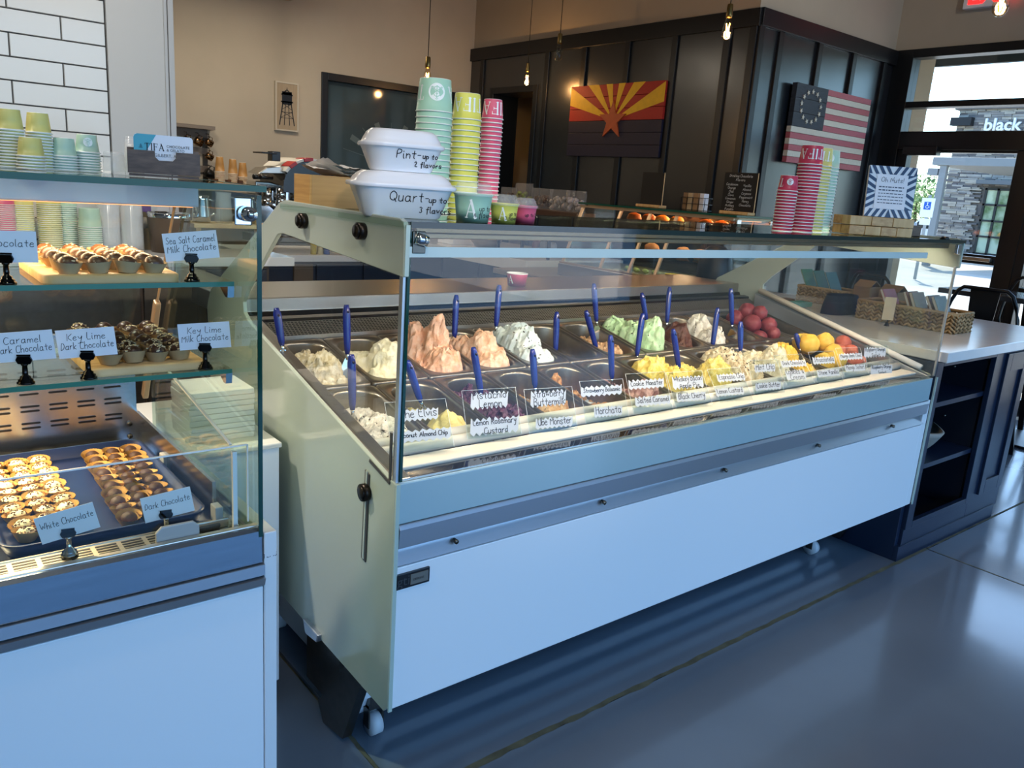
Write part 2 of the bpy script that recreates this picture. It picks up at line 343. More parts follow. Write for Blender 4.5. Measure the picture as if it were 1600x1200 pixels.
# tiled wall with the painted end pier
TX1 = .985; tw = struct(MB().box((-3,4.312,0),(TX1,4.45,4)).build('wall_tiled', mt('dark_grout','#3a3b3d',.9)))
TILE = mt('white_tile', '#dcdcda', .14, bump=.05, bscale=14)
tme = {}
for k in range(-7, 12):
    z0 = 1.704+.0983*k; off = .595 if k % 2 == 0 else .80
    n0 = -2 if k > -1 else -1
    for q in range(-3, 2):
        a, b = off+.41*q, off+.41*(q+1)
        b = min(b, TX1-.003)
        if b-a < .03 or b < -.3: continue
        key = round(b-a,3)
        if key not in tme:
            t = MB(); L_ = b-a-.004; h = .0943; 
            t._add([(0,0,0),(L_,0,0),(L_,0,h),(0,0,h),(.002,-.008,.002),(L_-.002,-.008,.002),(L_-.002,-.008,h-.002),(.002,-.008,h-.002)], [(4,5,6,7),(0,1,5,4),(1,2,6,5),(2,3,7,6),(3,0,4,7)])
            tme[key] = t.mesh('tile', TILE)
        o = link('tile', tme[key], tw); o.location = (a+.002, 4.3125-.0005*((k*7+q*3)%3), z0+.002)
PIER = mt('pier_paint', '#c3c4c4', .55, bump=.05, bscale=200)
struct(MB().box((TX1,4.29,0),(1.235,4.45,4)).build('wall_pier', PIER))
struct(MB().box((1.235,4.283,0),(1.25,4.45,4)).box((1.254,4.283,0),(1.28,4.46,4)).build('trim_2', mt('pier_trim','#b9babb',.35), bevel=.002))
# black board and batten walls
bw = struct(MB().box((5.19,3.81,0),(5.5,6.27,2.76)).box((5.19,6.27,2.4),(5.5,6.9,2.76)).box((5.19,6.9,0),(5.5,7.33,2.76)).build('wall_black_side', BLACK))
MB().box((5.165,3.79,2.74),(5.5,7.33,2.86)).build('cap_board', BLACKT, bw, .003)
for y in (3.835,4.06,4.565,5.075,5.6,6.1,7.12):
    MB().box((5.17,y-.03,0),(5.192,y+.03,2.745)).build('batten', BLACKT, bw, .003)
MB().box((5.17,6.21,0),(5.192,6.27,2.46)).box((5.17,6.9,0),(5.192,6.96,2.46)).box((5.17,6.27,2.4),(5.192,6.9,2.46)).build('opening_casing', BLACKT, bw, .003)
bb = struct(MB().box((5.5,3.81,0),(7.2,3.98,2.76)).box((5.19,3.805,0),(5.5,3.81,2.76)).build('wall_black_end', BLACK))
MB().box((5.19,3.775,2.745),(7.2,3.98,2.865)).build('cap_board', BLACKT, bb, .003)
for x in (5.215,5.462,5.99,6.5,7.0):
    MB().box((x-.03,3.785,0),(x+.03,3.812,2.75)).build('batten', BLACKT, bb, .003)
struct(MB().box((5.21,3.83,2.86),(7.4,7.33,4)).build('wall_upper', BEIGE))
# passage behind the opening
hw = struct(MB().box((6.15,5.55,0),(6.2,7.5,4)).box((5.5,5.5,0),(6.2,5.55,4)).box((5.5,7.33,0),(6.2,7.5,4)).build('wall_passage', BEIGE))
MB().box((6.13,5.6,0),(6.15,7.33,2.02)).build('wainscot', BLACK, hw)
# glazed wall on the right
ww = struct(MB().box((7.2,-3.6,2.862),(7.4,3.83,4)).box((7.2,3.70,0),(7.4,3.98,2.862)).box((7.2,-3.6,0),(7.4,.15,2.862)).build('wall_right', BEIGE))  # solid stretch near the camera is unseen, added to keep glass reflections dim
wf = struct(MB().box((7.16,3.64,0),(7.3,3.81,2.87)).box((7.16,.1,2.80),(7.3,3.64,2.87)).box((7.16,.1,2.395),(7.3,3.64,2.445)).box((7.16,.1,2.05),(7.3,3.64,2.2)).build('window_2', FRAME, bevel=.004))
for y in (2.50,1.35,.15):
    MB().box((7.17,y-.035,0),(7.29,y+.035,2.8)).build('mullion', FRAME, wf, .003)
MB().box((7.18,.15,0),(7.28,2.48,.12)).box((7.18,.15,.95),(7.28,2.48,1.0)).build('sill_rail', FRAME, wf)
for z0,z1 in ((2.445,2.80),(2.2,2.395)):
    MB().box((7.225,.15,z0),(7.235,3.64,z1)).build('pane', CLEAR, wf)
for y0,y1 in ((1.385,2.465),(.185,1.315)):
    MB().box((7.225,y0,.12),(7.235,y1,2.05)).build('pane', CLEAR, wf)
dr = struct(MB().box((7.18,3.555,0),(7.27,3.64,2.05)).box((7.18,2.54,0),(7.27,2.685,2.05)).box((7.18,2.685,2.03),(7.27,3.555,2.05)).box((7.18,2.685,1.15),(7.27,3.555,1.225)).box((7.18,2.685,0),(7.27,3.555,.25)).build('door_1', FRAME, bevel=.004))
MB().box((7.22,2.685,.25),(7.23,3.555,1.15)).box((7.22,2.685,1.225),(7.23,3.555,2.03)).build('pane', CLEAR, dr)
MB().box((7.09,3.27,2.0),(7.18,3.56,2.075)).build('door_closer', BLK, dr, .006)
MB().cbox((7.15,3.05,1.19),(.05,.7,.03)).build('push_bar', STEEL, dr, .006)
# red exit sign above the door
ex = thing('exit_sign', 'white exit sign with red letters high above the glass door', 'sign', (7.19,3.14,3.16))
MB().box((7.14,2.97,3.14),(7.198,3.30,3.36)).build('housing', WPLAST, ex, .006)
font_mesh('lettering','EXIT', .19, (7.138,3.27,3.175), (0,-1,0), (0,0,1), mt('exit_red','#e01818',.5,emit='#ff2020',es=2.5), ex, bold=.006)
# ================================================================ outdoors
PAVE = mt('sunny_paving', '#b8ae9e', .9, var=.1, scale=.8)
gr = struct(MB().box((7.4,-40,-.1),(80,70,-.015)).build('ground', PAVE))
for k in range(4):
    x = 9.0+k*2.6
    for j in range(5):
        y = -.5+j*2.6
        MB().box((x-1.29,y-1.29,-.02),(x+1.29,y+1.29,.0)).build('paving_slab', mt('paving_slab','#c4bbab',.9,var=.08,scale=3), gr)
ev = thing('eave', 'dark roof overhang outside above the glazed wall', 'roof', (9,3,3.0))
MB().box((7.4,-3.6,3.16),(9.0,5.0,3.3)).build('soffit_board', mt('eave_dark','#3c4648',.7), ev)
MB().box((9.0,-3.6,3.03),(9.06,5.0,3.32)).build('fascia', mt('eave_fascia','#2b3336',.6), ev)
px = thing('porch_post', 'tan stucco post just outside the glazed wall', 'post', (7.64,3.87,0))
MB().box((7.5,3.74,.25),(7.78,4.0,3.16)).build('shaft', mt('stucco','#a08f78',.9,bump=.2,bscale=80), px, .004)
MB().box((7.46,3.70,0),(7.82,4.04,.25)).build('plinth', mt('stucco','#a08f78'), px, .006)
# stone fronted building across the lot
BX = 34.0; R = random.Random(5)
bd = thing('stone_building', 'grey ledgestone shop building across the sunny parking lot', 'building', (BX,12,0))
MB().box((BX+.06,4,0),(BX+6,15.05,5.6)).build('wall', mt('mortar','#77706a',.95), bd)
MB().box((BX-.15,4,5.6),(BX+6.1,15.2,5.8)).build('parapet', mt('parapet','#6c6660',.8), bd, .02)
cols = [mt('stone_a','#8d8780',.9,var=.15,scale=4), mt('stone_b','#a59e95',.9,var=.12,scale=4), mt('stone_c','#6f6a68',.9,var=.15,scale=4), mt('stone_d','#b5ab9b',.9,var=.1,scale=4)]
mb = MB(); z = 0
while z < 5.55:
    h = R.choice((.055,.075,.095)); y = 15.05
    while y > 9.5:
        l_ = R.uniform(.18,.6); 
        if not (12.55 < y < 13.6+l_ and z < 2.75): 
            mb.cur = R.randrange(4); d = R.uniform(.02,.08); mb.box((BX-d,max(y-l_,9.4)+.008,z+.006),(BX+.06,y-.008,min(z+h,5.6)))
        y -= l_
    z += h
tag(mb.build('ledgestone', cols, bd, fix=False), kind='stuff')
wf2 = MB()
for y in (13.5,13.06,12.62): wf2.box((BX-.06,y-.04,.2),(BX+.05,y+.04,2.72))
for zz in (.25,.9,1.5,2.1,2.68): wf2.box((BX-.06,12.6,zz-.035),(BX+.05,13.54,zz+.035))
w_ = wf2.build('window_frame', mt('bronze_far','#20211f',.5), bd)
MB().box((BX+.0,12.6,.2),(BX+.02,13.5,2.7)).build('pane', mt('far_glass','#5f7a4c',.1,col2='#c8d6b8',scale=1.2,sharp=(.4,.6)), w_)
MB().box((BX-.5,12.4,2.85),(BX+.05,13.75,3.0)).build('awning', mt('awning_grey','#6c6f70',.6), bd)
font_mesh('fascia_lettering','black', .62, (BX-.12,14.02,4.83), (0,-1,0), (0,0,1), mt('letter_white','#ffffff',.5), bd, extrude=.04, bold=.012)
MB().box((BX-.35,14.43,5.0),(BX-.02,15.2,5.3)).build('wall_light', mt('far_black','#1a1a1c',.5), bd)
cn = thing('entrance_canopy', 'flat grey canopy on a steel column before the stone building', 'canopy', (26,10,0))
MB().box((26,6,3.05),(31,12.05,3.28)).build('roof', mt('canopy_grey','#8b8d8c',.6), cn, .01)
MB().box((26.05,11.62,0),(26.22,11.82,3.06)).build('column', mt('canopy_grey'  ,'#8b8d8c'), cn)
MB().box((26.02,11.85,2.75),(26.4,12.15,2.95)).build('lantern', mt('canopy_grey'  ,'#8b8d8c'), cn)
sg = thing('parking_sign', 'blue and white accessible parking sign on a thin post outside', 'sign', (20,9.18,0))
MB().box((20.0,9.15,0),(20.04,9.21,2.0)).build('post', mt('galvanised','#9a9d9d',.5,.6), sg)
MB().box((19.97,9.03,1.48),(19.995,9.33,1.93)).build('plate', mt('sign_white','#f2f5f7',.5), sg)
MB().box((19.962,9.1,1.66),(19.972,9.26,1.84)).build('symbol_field', mt('sign_blue','#1657b8',.5), sg)
MB().box((19.97,9.06,1.3),(19.995,9.3,1.45)).build('lower_plate', mt('sign_white','#f2f5f7'), sg)
m = MB(); P = plane_map((19.962,9.18,1.69),(0,-1,0),(0,0,1),.001)
ink(m, [([(0,.12),(.005,.06),(.04,.06),(.055,.01)],.012),([(-.01,.07),(-.035,.04),(-.02,.005),(.02,.0),(.035,.03)],.01),([(-.012,.125),(.012,.125)],.02)], P)
m.build('symbol', mt('sign_white','#f2f5f7'), sg)
LEAF = [mt('leaf_a','#7f9a4a',.7), mt('leaf_b','#9db463',.7), mt('leaf_c','#5f7d38',.7)]
def tree(x, y, h, r, label, seed):
    R = random.Random(seed); t = thing('tree', label, 'tree', (x,y,0), 0)
    MB().tube([(x,y,0),(x+.05,y+.05,h*.35),(x,y+.1,h*.6)],[.14,.1,.05],8).build('trunk', mt('bark','#5b4a3a',.9,var=.2,scale=12), t)
    mb = MB()
    for i in range(1500):
        a, b, q = R.uniform(0,2*pi), R.uniform(-1,1), R.random()**.4
        c = V((x+cos(a)*sqrt(1-b*b)*r*q, y+sin(a)*sqrt(1-b*b)*r*q, h*.66+b*h*.36*q)); s = R.uniform(.07,.16)
        u = V((R.uniform(-1,1),R.uniform(-1,1),R.uniform(-1,1))).normalized(); w = u.orthogonal().normalized()
        mb.cur = R.randrange(3); mb._add([c-u*s, c+w*s*.55, c+u*s, c-w*s*.55], [(0,1,2,3)])
    tag(mb.build('foliage', LEAF, t, fix=False), kind='stuff')
tree(45,21.2,3.7,2.0,'bushy light green tree left of the parking sign outside',3)
tree(43,18.2,2.4,1.2,'low rounded green tree behind the canopy column outside',7)
tree(52,26.5,3.4,2.2,'pale green tree farthest left through the glass door',9)
cr = thing('parked_car', 'white car parked far off beneath the trees outside', 'car', (38,18.0,0))
MB().prism([(15.5,.35),(15.5,.85),(15.9,.95),(16.3,1.38),(17.3,1.4),(17.8,.98),(18.4,.85),(18.4,.35)], 'x', 37.2, 38.9).build('body', mt('car_white','#e8ecf0',.25), cr, .05)
MB().prism([(16.02,.97),(16.35,1.33),(17.25,1.35),(17.65,.98)], 'x', 37.18, 38.92).build('window_band', mt('car_glass','#20262c',.1), cr)
for y in (16.1,17.8):
    MB().tube([(37.15,y,.33),(37.35,y,.33)], .32, 20).build('wheel', BLK, cr)
SPAT =  [(1, (0.895, 2.14, 1.121), (0.903, 2.12, 1.024)), (1, (1.11, 2.14, 1.122), (1.106, 2.12, 0.985)), (1, (1.39, 2.27, 1.065), (1.404, 2.25, 0.975)), (1, (1.595, 2.27, 1.119), (1.582, 2.25, 0.98)), (1, (1.78, 2.27, 1.15), (1.762, 2.25, 1.011)), (1, (1.95, 2.14, 1.067), (1.942, 2.12, 0.93)), (1, (2.098, 2.14, 1.066), (2.15, 2.12, 0.927)), (1, (2.254, 2.27, 1.146), (2.267, 2.25, 1.005)), (1, (2.54, 2.27, 1.102), (2.562, 2.25, 0.996)), (1, (2.711, 2.27, 1.123), (2.696, 2.25, 0.979)), (1, (2.754, 2.04, 1.068), (2.726, 2.02, 0.912)), (1, (2.966, 2.14, 1.129), (2.981, 2.12, 0.978)), (1, (3.217, 2.14, 1.038), (3.24, 2.12, 0.866)), (0, (2.264, 2.01, 1.07), (2.235, 1.99, 0.92)), (0, (0.993, 1.88, 1.034), (0.989, 1.86, 0.894)), (0, (1.168, 1.88, 1.004), (1.203, 1.86, 0.892)), (0, (1.393, 1.88, 1.026), (1.417, 1.86, 0.891)), (0, (1.624, 1.88, 1.004), (1.629, 1.86, 0.889)), (0, (1.969, 1.88, 1.028), (1.975, 1.86, 0.886)), (0, (2.293, 1.88, 1.032), (2.328, 1.86, 0.889)), (0, (2.697, 1.88, 1.04), (2.694, 1.86, 0.933)), (0, (3.109, 1.88, 0.969), (3.122, 1.86, 0.911))]
CARDS =  [((1.027, 1.6, 0.945), (1.026, 1.572, 0.901)), ((1.247, 1.6, 0.958), (1.248, 1.572, 0.896)), ((1.453, 1.6, 0.94), (1.457, 1.572, 0.877)), ((1.66, 1.6, 0.94), (1.667, 1.572, 0.883)), ((1.854, 1.6, 0.941), (1.86, 1.572, 0.894)), ((2.055, 1.6, 0.927), (2.045, 1.572, 0.886)), ((2.284, 1.6, 0.921), (2.247, 1.572, 0.882)), ((2.477, 1.6, 0.938), (2.47, 1.572, 0.879)), ((2.658, 1.6, 0.939), (2.637, 1.572, 0.904)), ((2.865, 1.6, 0.935), (2.863, 1.572, 0.891)), ((3.065, 1.6, 0.935), (3.062, 1.572, 0.894)), ((3.258, 1.6, 0.939), (3.282, 1.572, 0.869))]
# ================================================================ gelato display case
XL, XR, YF = .875, 3.513, 1.442
FROST = mt('frosted_glass', '#a6afa3', .13, coat=.4, spec=.5)
FROSTE = mt('frosted_edge', '#c3d6cb', .15, trans=.2)
TEAL = mt('teal_back_painted_glass', '#9fb9c0', .07, coat=.5)
SILVER = mt('satin_aluminium', '#c3c8cf', .32, .85)
CREAM = mt('cream_plastic', '#e8dfd2', .4)
PANST = mt('pan_steel', '#8c8378', .33, .9, var=.08, scale=60, bump=.02)
gc = thing('gelato_case', 'long white gelato display case with frosted glass ends holding metal pans', 'display case', (2.19,1.9,0))
def rail_z(y): return .845+.262*(y-1.46)
prof = [(1.458,.262),(1.440,.28),(1.440,.845),(1.475,.852),(2.30,1.063),(2.335,1.085),(2.34,1.115),(2.30,1.16),(2.085,1.335),(2.05,1.340),(1.440,1.303),(1.440,1.40),(1.446,1.415),(1.462,1.422),(2.04,1.427),(2.075,1.418),(2.62,1.115),(2.66,1.06),(2.60,.33),(2.58,.31)]
for a, b in ((XL, XL+.012),(XR-.012, XR)):
    sp_ = MB().prism(prof,'x',a,b).build('side_panel', FROST, gc, .002, fix=True)
for x in (XL, XR-.012):
    for z0, z1 in ((.27,.845),(1.305,1.41)): MB().box((x+.001,1.436,z0),(x+.011,1.4405,z1)).build('panel_edge', FROSTE, gc)
# front: white panel, aluminium rails, teal band
MB().box((XL+.013,YF,.271),(XR-.06,YF+.02,.640)).build('front_panel', WHITE, gc, .003)
MB().prism([(YF+.001,.642),(YF-.002,.645),(YF+.020,.678),(YF+.05,.678),(YF+.05,.642)],'x',XL+.013,XR-.045).build('lower_rail', SILVER, gc)
MB().prism([(YF+.012,.680),(YF-.004,.688),(YF-.008,.735),(YF-.002,.745),(YF+.05,.745),(YF+.05,.680)],'x',XL+.013,XR-.04).build('upper_rail', SILVER, gc, .002)
MB().box((XL+.013,YF,.746),(XR-.035,YF+.012,.843)).build('teal_band', TEAL, gc, .002)
MB().box((XR-.058,YF+.002,.271),(XR-.013,YF+.02,.745)).build('end_filler', WHITE, gc, .002)
for x in (1.05,1.55,2.1,2.65,3.2):
    MB().tube([(x,YF-.004,.668),(x,YF+.01,.668)],.006,10).build('screw', STEELD, gc)
bdg = MB().box((.884,YF-.006,.586),(.975,YF,.624)).build('badge', BLK, gc, .001)
MB().box((.922,YF-.0075,.592),(.970,YF-.006,.618)).build('inset', mt('badge_grey','#6b6b66',.4), bdg)
font_mesh('lettering','gti', .036, (.886,YF-.0063,.595),(1,0,0),(0,0,1), mt('badge_letter','#4a4c4e',.3,.5), bdg)
font_mesh('lettering','DESIGNS', .0075, (.928,YF-.0079,.602),(1,0,0),(0,0,1), BLK, bdg)
# body and base
MB().prism([(1.47,.29),(1.47,.80),(1.66,.80),(2.36,.86),(2.55,.86),(2.55,.34)],'x',XL+.014,XR-.014).build('body', mt('white_enamel','#d7dbdd',.4), gc)
MB().box((.985,1.95,.05),(3.40,2.5,.36)).build('compressor_housing', mt('white_enamel','#d7dbdd'), gc, .006)
base = MB().prism([(1.78,.03),(1.80,.30),(2.0,.30),(2.0,.03)],'x',.93,3.42).build('base', STEELD, gc)
for k in range(5):
    z = .045+.048*k; y = 1.775-.75*z
    MB().prism([(y,z),(y-.012,z+.03),(y+.004,z+.034),(y+.02,z+.004)],'x',.925,3.43).build('louvre_slat', WHITE, base)
for x in (.895,3.44):
    MB().prism([(1.70,.02),(1.815,.0),(1.85,.05),(1.66,.29),(1.585,.29)],'x',x,x+.028).build('base_plate', STEELD, base)
for x in (.99,3.2):
    for y in (1.70,2.35):
        w_ = MB().tube([(x-.015,y,.032),(x+.015,y,.032)],.032,18).build('caster', mt('caster_white','#cfd2d4',.4), gc)
        MB().bar((x-.022,y,.03),(x-.022,y,.1),.004,.03).bar((x+.022,y,.03),(x+.022,y,.1),.004,.03).box((x-.024,y-.02,.09),(x+.024,y+.02,.27)).build('fork', STEELD, w_)
MB().prism([(1.79,.296),(1.80,.27),(1.87,.262),(1.885,.30)],'x',XL-.012,XL+.02).build('corner_clip', SILVER, gc, .003)
# deck: dark mirror strip, cream rail, tubes, side rails, grille, trough
MB().box((XL+.013,1.456,.835),(XR-.013,1.512,.845)).build('dark_strip', mt('black_mirror','#141416',.08,spec=.8), gc)
MB().box((XL+.013,YF+.0125,.838),(XR-.013,1.457,.848)).build('front_trim', CHROME, gc)
MB().box((XL+.05,1.512,.80),(XR-.04,1.578,.853)).build('cream_rail', CREAM, gc, .004)
for y, z in ((1.597,.862),(1.632,.871)):
    MB().tube([(XL+.05,y,z),(XR-.04,y,z)],.0155,12).build('air_tube', CREAM, gc)
for a, b, mm in ((XL+.0125,XL+.052,STEEL),(XR-.040,XR-.0125,SILVER)):
    MB().prism([(1.458,rail_z(1.458)-.06),(1.458,rail_z(1.458)+.003),(2.36,rail_z(2.36)-.012),(2.36,rail_z(2.36)-.08)],'x',a,b).build('side_rail', mm, gc, .003)
MB().tube([(XR-.03,1.50,.875),(XR-.03,2.34,1.087)],.013,10).build('bumper_tube', CREAM, gc)
m = MB().box((XL+.013,2.338,.955),(XR-.013,2.345,1.0)).box((XL+.013,2.335,.995),(XR-.013,2.342,1.004))
m.build('pan_ledge', STEEL, gc)
GR = mt('grille_mesh','#8f897f',.4,.7)
gr_ = MB().prism([(2.342,.99),(2.342,1.0),(2.41,1.035),(2.41,1.0)],'x',XL+.013,XR-.013).build('air_grille', mt('grille_dark','#15140f',.6), gc)
m = MB()
for k in range(9):
    y = 2.345+.008*k; z = 1.0015+.035/.068*.008*k; m.bar((XL+.014,y,z),(XR-.014,y,z),.0022,.0022)
for k in range(215):
    x = XL+.018+k*.01215; m.bar((x,2.343,1.001),(x,2.409,1.035),.003,.002)
tag(m.build('grille_wires', GR, gr_, fix=False), kind='stuff')
MB().prism([(2.41,1.0),(2.41,1.045),(2.44,1.05),(2.455,1.03),(2.47,1.06),(2.485,1.06),(2.485,1.0)],'x',XL+.013,XR-.013).build('rear_trough', mt('black_gloss','#17171a',.15), gc, .002)
MB().box((XL+.013,2.48,1.035),(XR-.013,2.86,1.102)).build('service_shelf', STEEL, gc, .004)
# glazing
gl = MB().box((XL+.014,YF+.001,.848),(XR-.014,YF+.007,1.404)).build('front_glass', CLEAR, gc)
MB().box((XL+.014,YF-.0006,1.344),(XR-.3,YF+.0006,1.366)).build('aluminium_strip', mt('pale_strip','#bcd0d0',.3), gl)
m = MB().box((XL+.012,YF,.848),(XL+.0185,YF+.009,1.404)); m.build('left_edge', GEDGE, gl)
MB().box((XL+.004,YF+.004,.846),(XL+.011,YF+.018,1.32)).box((XR-.02,YF+.003,.85),(XR-.012,YF+.012,1.31)).build('edge_post', SILVER, gl)
tg = MB().box((XL-.004,1.437,1.405),(XR+.004,2.06,1.417)).build('top_glass', CLEAR2, gc)
MB().box((XL+.012,1.4345,1.4045),(XR+.004,1.4370,1.4175)).build('front_edge', mt('dark_glass_edge','#10231f',.1,spec=.7), tg)
for x in (XL+.0095, XR-.0095):
    MB().prism([(1.452,.855),(2.30,1.07),(2.31,1.14),(2.06,1.335),(1.452,1.30)],'x',x-.002,x+.002).build('side_glass', CLEAR, gc)
for x in (XL-.004,):
    for y in (1.614,1.914):
        MB().tube([(x-.012,y,1.383),(x+.004,y,1.383)],.019,18).tube([(x-.018,y,1.383),(x-.012,y,1.383)],[.013,.017],18).build('fixing_knob', mt('dark_bronze','#2a2420',.3,.8), gc)
hb = MB().tube([(XL+.024,YF-.006,1.385),(XL+.05,YF-.006,1.378)],.013,14).build('hinge', CHROME, gc)
MB().box((XL+.02,YF-.003,1.352),(XL+.052,YF+.01,1.398)).build('clamp', STEELD, hb, .002)
MB().box((XR-.05,YF-.003,1.36),(XR-.018,YF+.01,1.40)).build('hinge', CHROME, gc, .002)
MB().tube([(3.40,1.47,1.416),(3.40,1.47,1.427)],[.02,.012],14).build('top_knob', BLK, gc)
sl = MB().prism([(1.553,.832),(1.573,.838),(1.581,.612),(1.560,.608)],'x',XL-.003,XL+.002).build('door_slot', mt('slot_brown','#3a3632',.4), gc)
MB().prism([(1.560,.838),(1.567,.838),(1.574,.614),(1.567,.614)],'x',XL-.0045,XL-.002).build('slot_tongue', FROST, sl)
MB().tube([(XL-.016,1.564,.786),(XL-.001,1.564,.786)],.021,18).tube([(XL-.02,1.564,.786),(XL-.016,1.564,.786)],[.012,.018],18).build('slot_knob', mt('dark_bronze','#2a2420'), sl)
MB().bar((XL+.001,1.466,.846),(XL+.001,1.466,.958),.003,.008).bar((XL-.001,1.462,.842),(XL-.001,1.556,.866),.003,.007).build('seam', mt('slot_brown','#3a3632'), sl)
# case lighting: an aluminium strip under the top glass with warm tubes
ls = MB().box((XL+.05,1.475,1.392),(XR-.05,1.53,1.404)).box((XL+.05,1.475,1.380),(XR-.05,1.479,1.392)).build('lamp_strip', mt('gold_sheen_strip','#8f7658',.3,.9), gc, .002)  # golden reflection of the lamp put into the strip's metal colour
MB().box((XL+.06,1.488,1.3905),(XR-.06,1.52,1.392)).build('lamp_diffuser', mt('case_lamp','#fff0d0',.5,emit='#ffd79a',es=5.0), ls)
for k in range(3):
    lamp('case_lamp_light','AREA',(XL+.5+k*.82,1.505,1.385), 6.6, (1,.84,.62), (RD(42),0,0), .78, .03, parent=gc)
# ---- pans
TILT = atan2(.21,1); X0, PW = .930, .196
def pan_frame(row, i):
    y = 2.166 if row else 1.822
    return V((X0+PW*(i+.5), y, .915+.21*(y-1.98)))
def ring(w, l, r, z, n=10):
    pts = []
    for cx, cy, a0 in ((w/2-r,l/2-r,0),(-w/2+r,l/2-r,90),(-w/2+r,-l/2+r,180),(w/2-r,-l/2+r,270)):
        for k in range(n+1):
            a = RD(a0+90*k/n); pts.append((cx+r*cos(a), cy+r*sin(a), z))
    return pts
def rings_mesh(rs, cap_last=True):
    m = MB(); m.smooth = True; n = len(rs[0]); vs = [p for r in rs for p in r]
    fs = [(i*n+k, i*n+(k+1)%n, (i+1)*n+(k+1)%n, (i+1)*n+k) for i in range(len(rs)-1) for k in range(n)]
    if cap_last: fs.append(tuple((len(rs)-1)*n+k for k in range(n)))
    return m._add(vs, fs)
pan_me = rings_mesh([ring(.193,.342,.012,-.012),ring(.193,.342,.012,.0),ring(.186,.335,.014,.003),ring(.160,.306,.062,.002),ring(.155,.300,.062,-.006),ring(.146,.290,.06,-.07),ring(.135,.278,.055,-.125),ring(.11,.25,.05,-.132)]).mesh('gelato_pan', PANST)
# ---- gelato
def mound(specs, base, ra, freq, seed, edge=0, nu=58, nv=100, lat=.45):
    m = MB(); R = random.Random(seed); off = V((R.uniform(0,50),R.uniform(0,50),R.uniform(0,50)))
    def P(a, b):
        u, v = (a-.5)*.160, (b-.5)*.304
        q = (abs(u)/.0765)**3.2+(abs(v)/.149)**4.2
        mask = 1/(1+(q**3))
        h = base
        for (cu,cv,am,su,sv) in specs:
            wx = .010*noise.noise(V((u*28,v*28,cu*90+seed))); wy = .012*noise.noise(V((u*28,v*28,cv*90+seed+7)))
            d = ((u+wx-cu)/(su*1.32))**2+((v+wy-cv)/(sv*1.32))**2
            c = base+am*(max(0,1-d)**.55) - .004*min(d,3)
            e = max(0, 1-abs(c-h)/.02); h = max(h,c)+.02*e*e*.25
        k = V((u,v,h*.8))*freq+off
        t = noise.fractal(k,1.0,2.1,5); t2 = noise.fractal(k*1.7+V((9,3,1)),1.0,2.1,4); t3 = noise.fractal(k*1.7+V((2,7,5)),1.0,2.1,4)
        rg = 1.9*abs(noise.noise(k*.8+V((4,4,4))))+1.0*abs(noise.noise(k*1.9))+.5*abs(noise.noise(k*4.2))-.6
        h = max(h+ra*(t*.45+rg*.7+.28*noise.fractal(k*4.5,1.0,2.1,3)), base-.004)
        lim = -.05+.0*h
        h = h*mask+(1-mask)*min(h,-.055 if base > -.06 else base)
        return (u*(1-.02*(1-mask))+ra*lat*t2*mask, v+ra*lat*t3*mask, h)
    return m.grid(P, nu, nv)
def gm(name, c1, c2, rough=.42, scale=38, sharp=(.42,.6), bump=.55, bs=170, spots=None):
    return mt(name, c1, rough, col2=c2, scale=scale, sharp=sharp, bump=bump, bscale=bs, spec=.35)
G = [] # row, idx, colours, specs, base, roughness, freq, label
def gel(row, i, name, c1, c2, specs, base, ra, fr, label, **k): G.append((row,i,name,c1,c2,specs,base,ra,fr,label,k))
gel(1,0,'oatmeal_gelato','#d3c19c','#eadfc6',[(0,-.045,.085,.045,.055),(-.01,.02,.045,.05,.05),(.01,-.11,.03,.06,.04)],-.035,.020,34,'lumpy oatmeal beige gelato peaked in the leftmost back-row pan',scale=60)
gel(1,1,'cream_gelato','#f2e8c4','#f9f2da',[(.02,-.04,.105,.045,.06),(0,-.1,.05,.06,.05),(-.02,.04,.03,.04,.05)],-.035,.016,22,'pale cream gelato mounded behind the edge of the front glass')
gel(1,2,'tall_peach_gelato','#eab090','#f3c9b0',[(.012,-.01,.150,.036,.042),(-.02,.05,.095,.05,.06),(.02,-.09,.07,.055,.06)],-.02,.024,24,'tall peak of peach gelato, highest heap in the case')
gel(1,3,'peach_gelato','#ecb999','#f5d2b9',[(0,-.03,.105,.05,.05),(.01,-.1,.06,.06,.05),(-.02,.06,.05,.05,.05)],-.03,.018,24,'lower rounded peach gelato right of the tall peach heap')
gel(1,4,'blue_gelato','#d3dfe2','#ecf1ef',[(0,.0,.10,.055,.07),(0,-.09,.055,.065,.05),(0,.09,.07,.05,.05)],-.03,.022,20,'icy pale blue gelato with dark cookie flecks in the back row',scale=24)
gel(1,5,'vanilla_remnant','#e3d0ae','#efe0c4',[(0,-.11,.045,.055,.035)],-.112,.008,40,'last scrape of vanilla gelato in a nearly empty back-row pan')
gel(1,6,'toffee_gelato','#b98b62','#d8b48c',[(0,-.06,.055,.06,.07),(-.01,.04,.03,.05,.05)],-.06,.018,40,'low crumbly toffee tan gelato beside the tall mint green heap',scale=70)
gel(1,7,'mint_gelato','#b7d8a6','#d0e8bf',[(.015,-.07,.125,.048,.055),(0,.0,.085,.05,.05),(-.01,.1,.06,.06,.06)],-.025,.020,24,'tall mint green gelato rising at the front of its pan')
gel(1,8,'chocolate_gelato','#472313','#5f3320',[(.01,-.05,.095,.05,.055),(.035,-.06,.035,.02,.03),(0,-.11,.03,.06,.05)],-.035,.014,22,'dark chocolate brown gelato heap between mint and white')
gel(1,9,'stracciatella_gelato','#d9cdbf','#efe7db',[(0,-.0,.10,.045,.05),(.02,-.08,.07,.055,.06),(0,-.12,.03,.06,.04)],-.03,.018,36,'white gelato with chip flecks, right of the chocolate heap',scale=55)
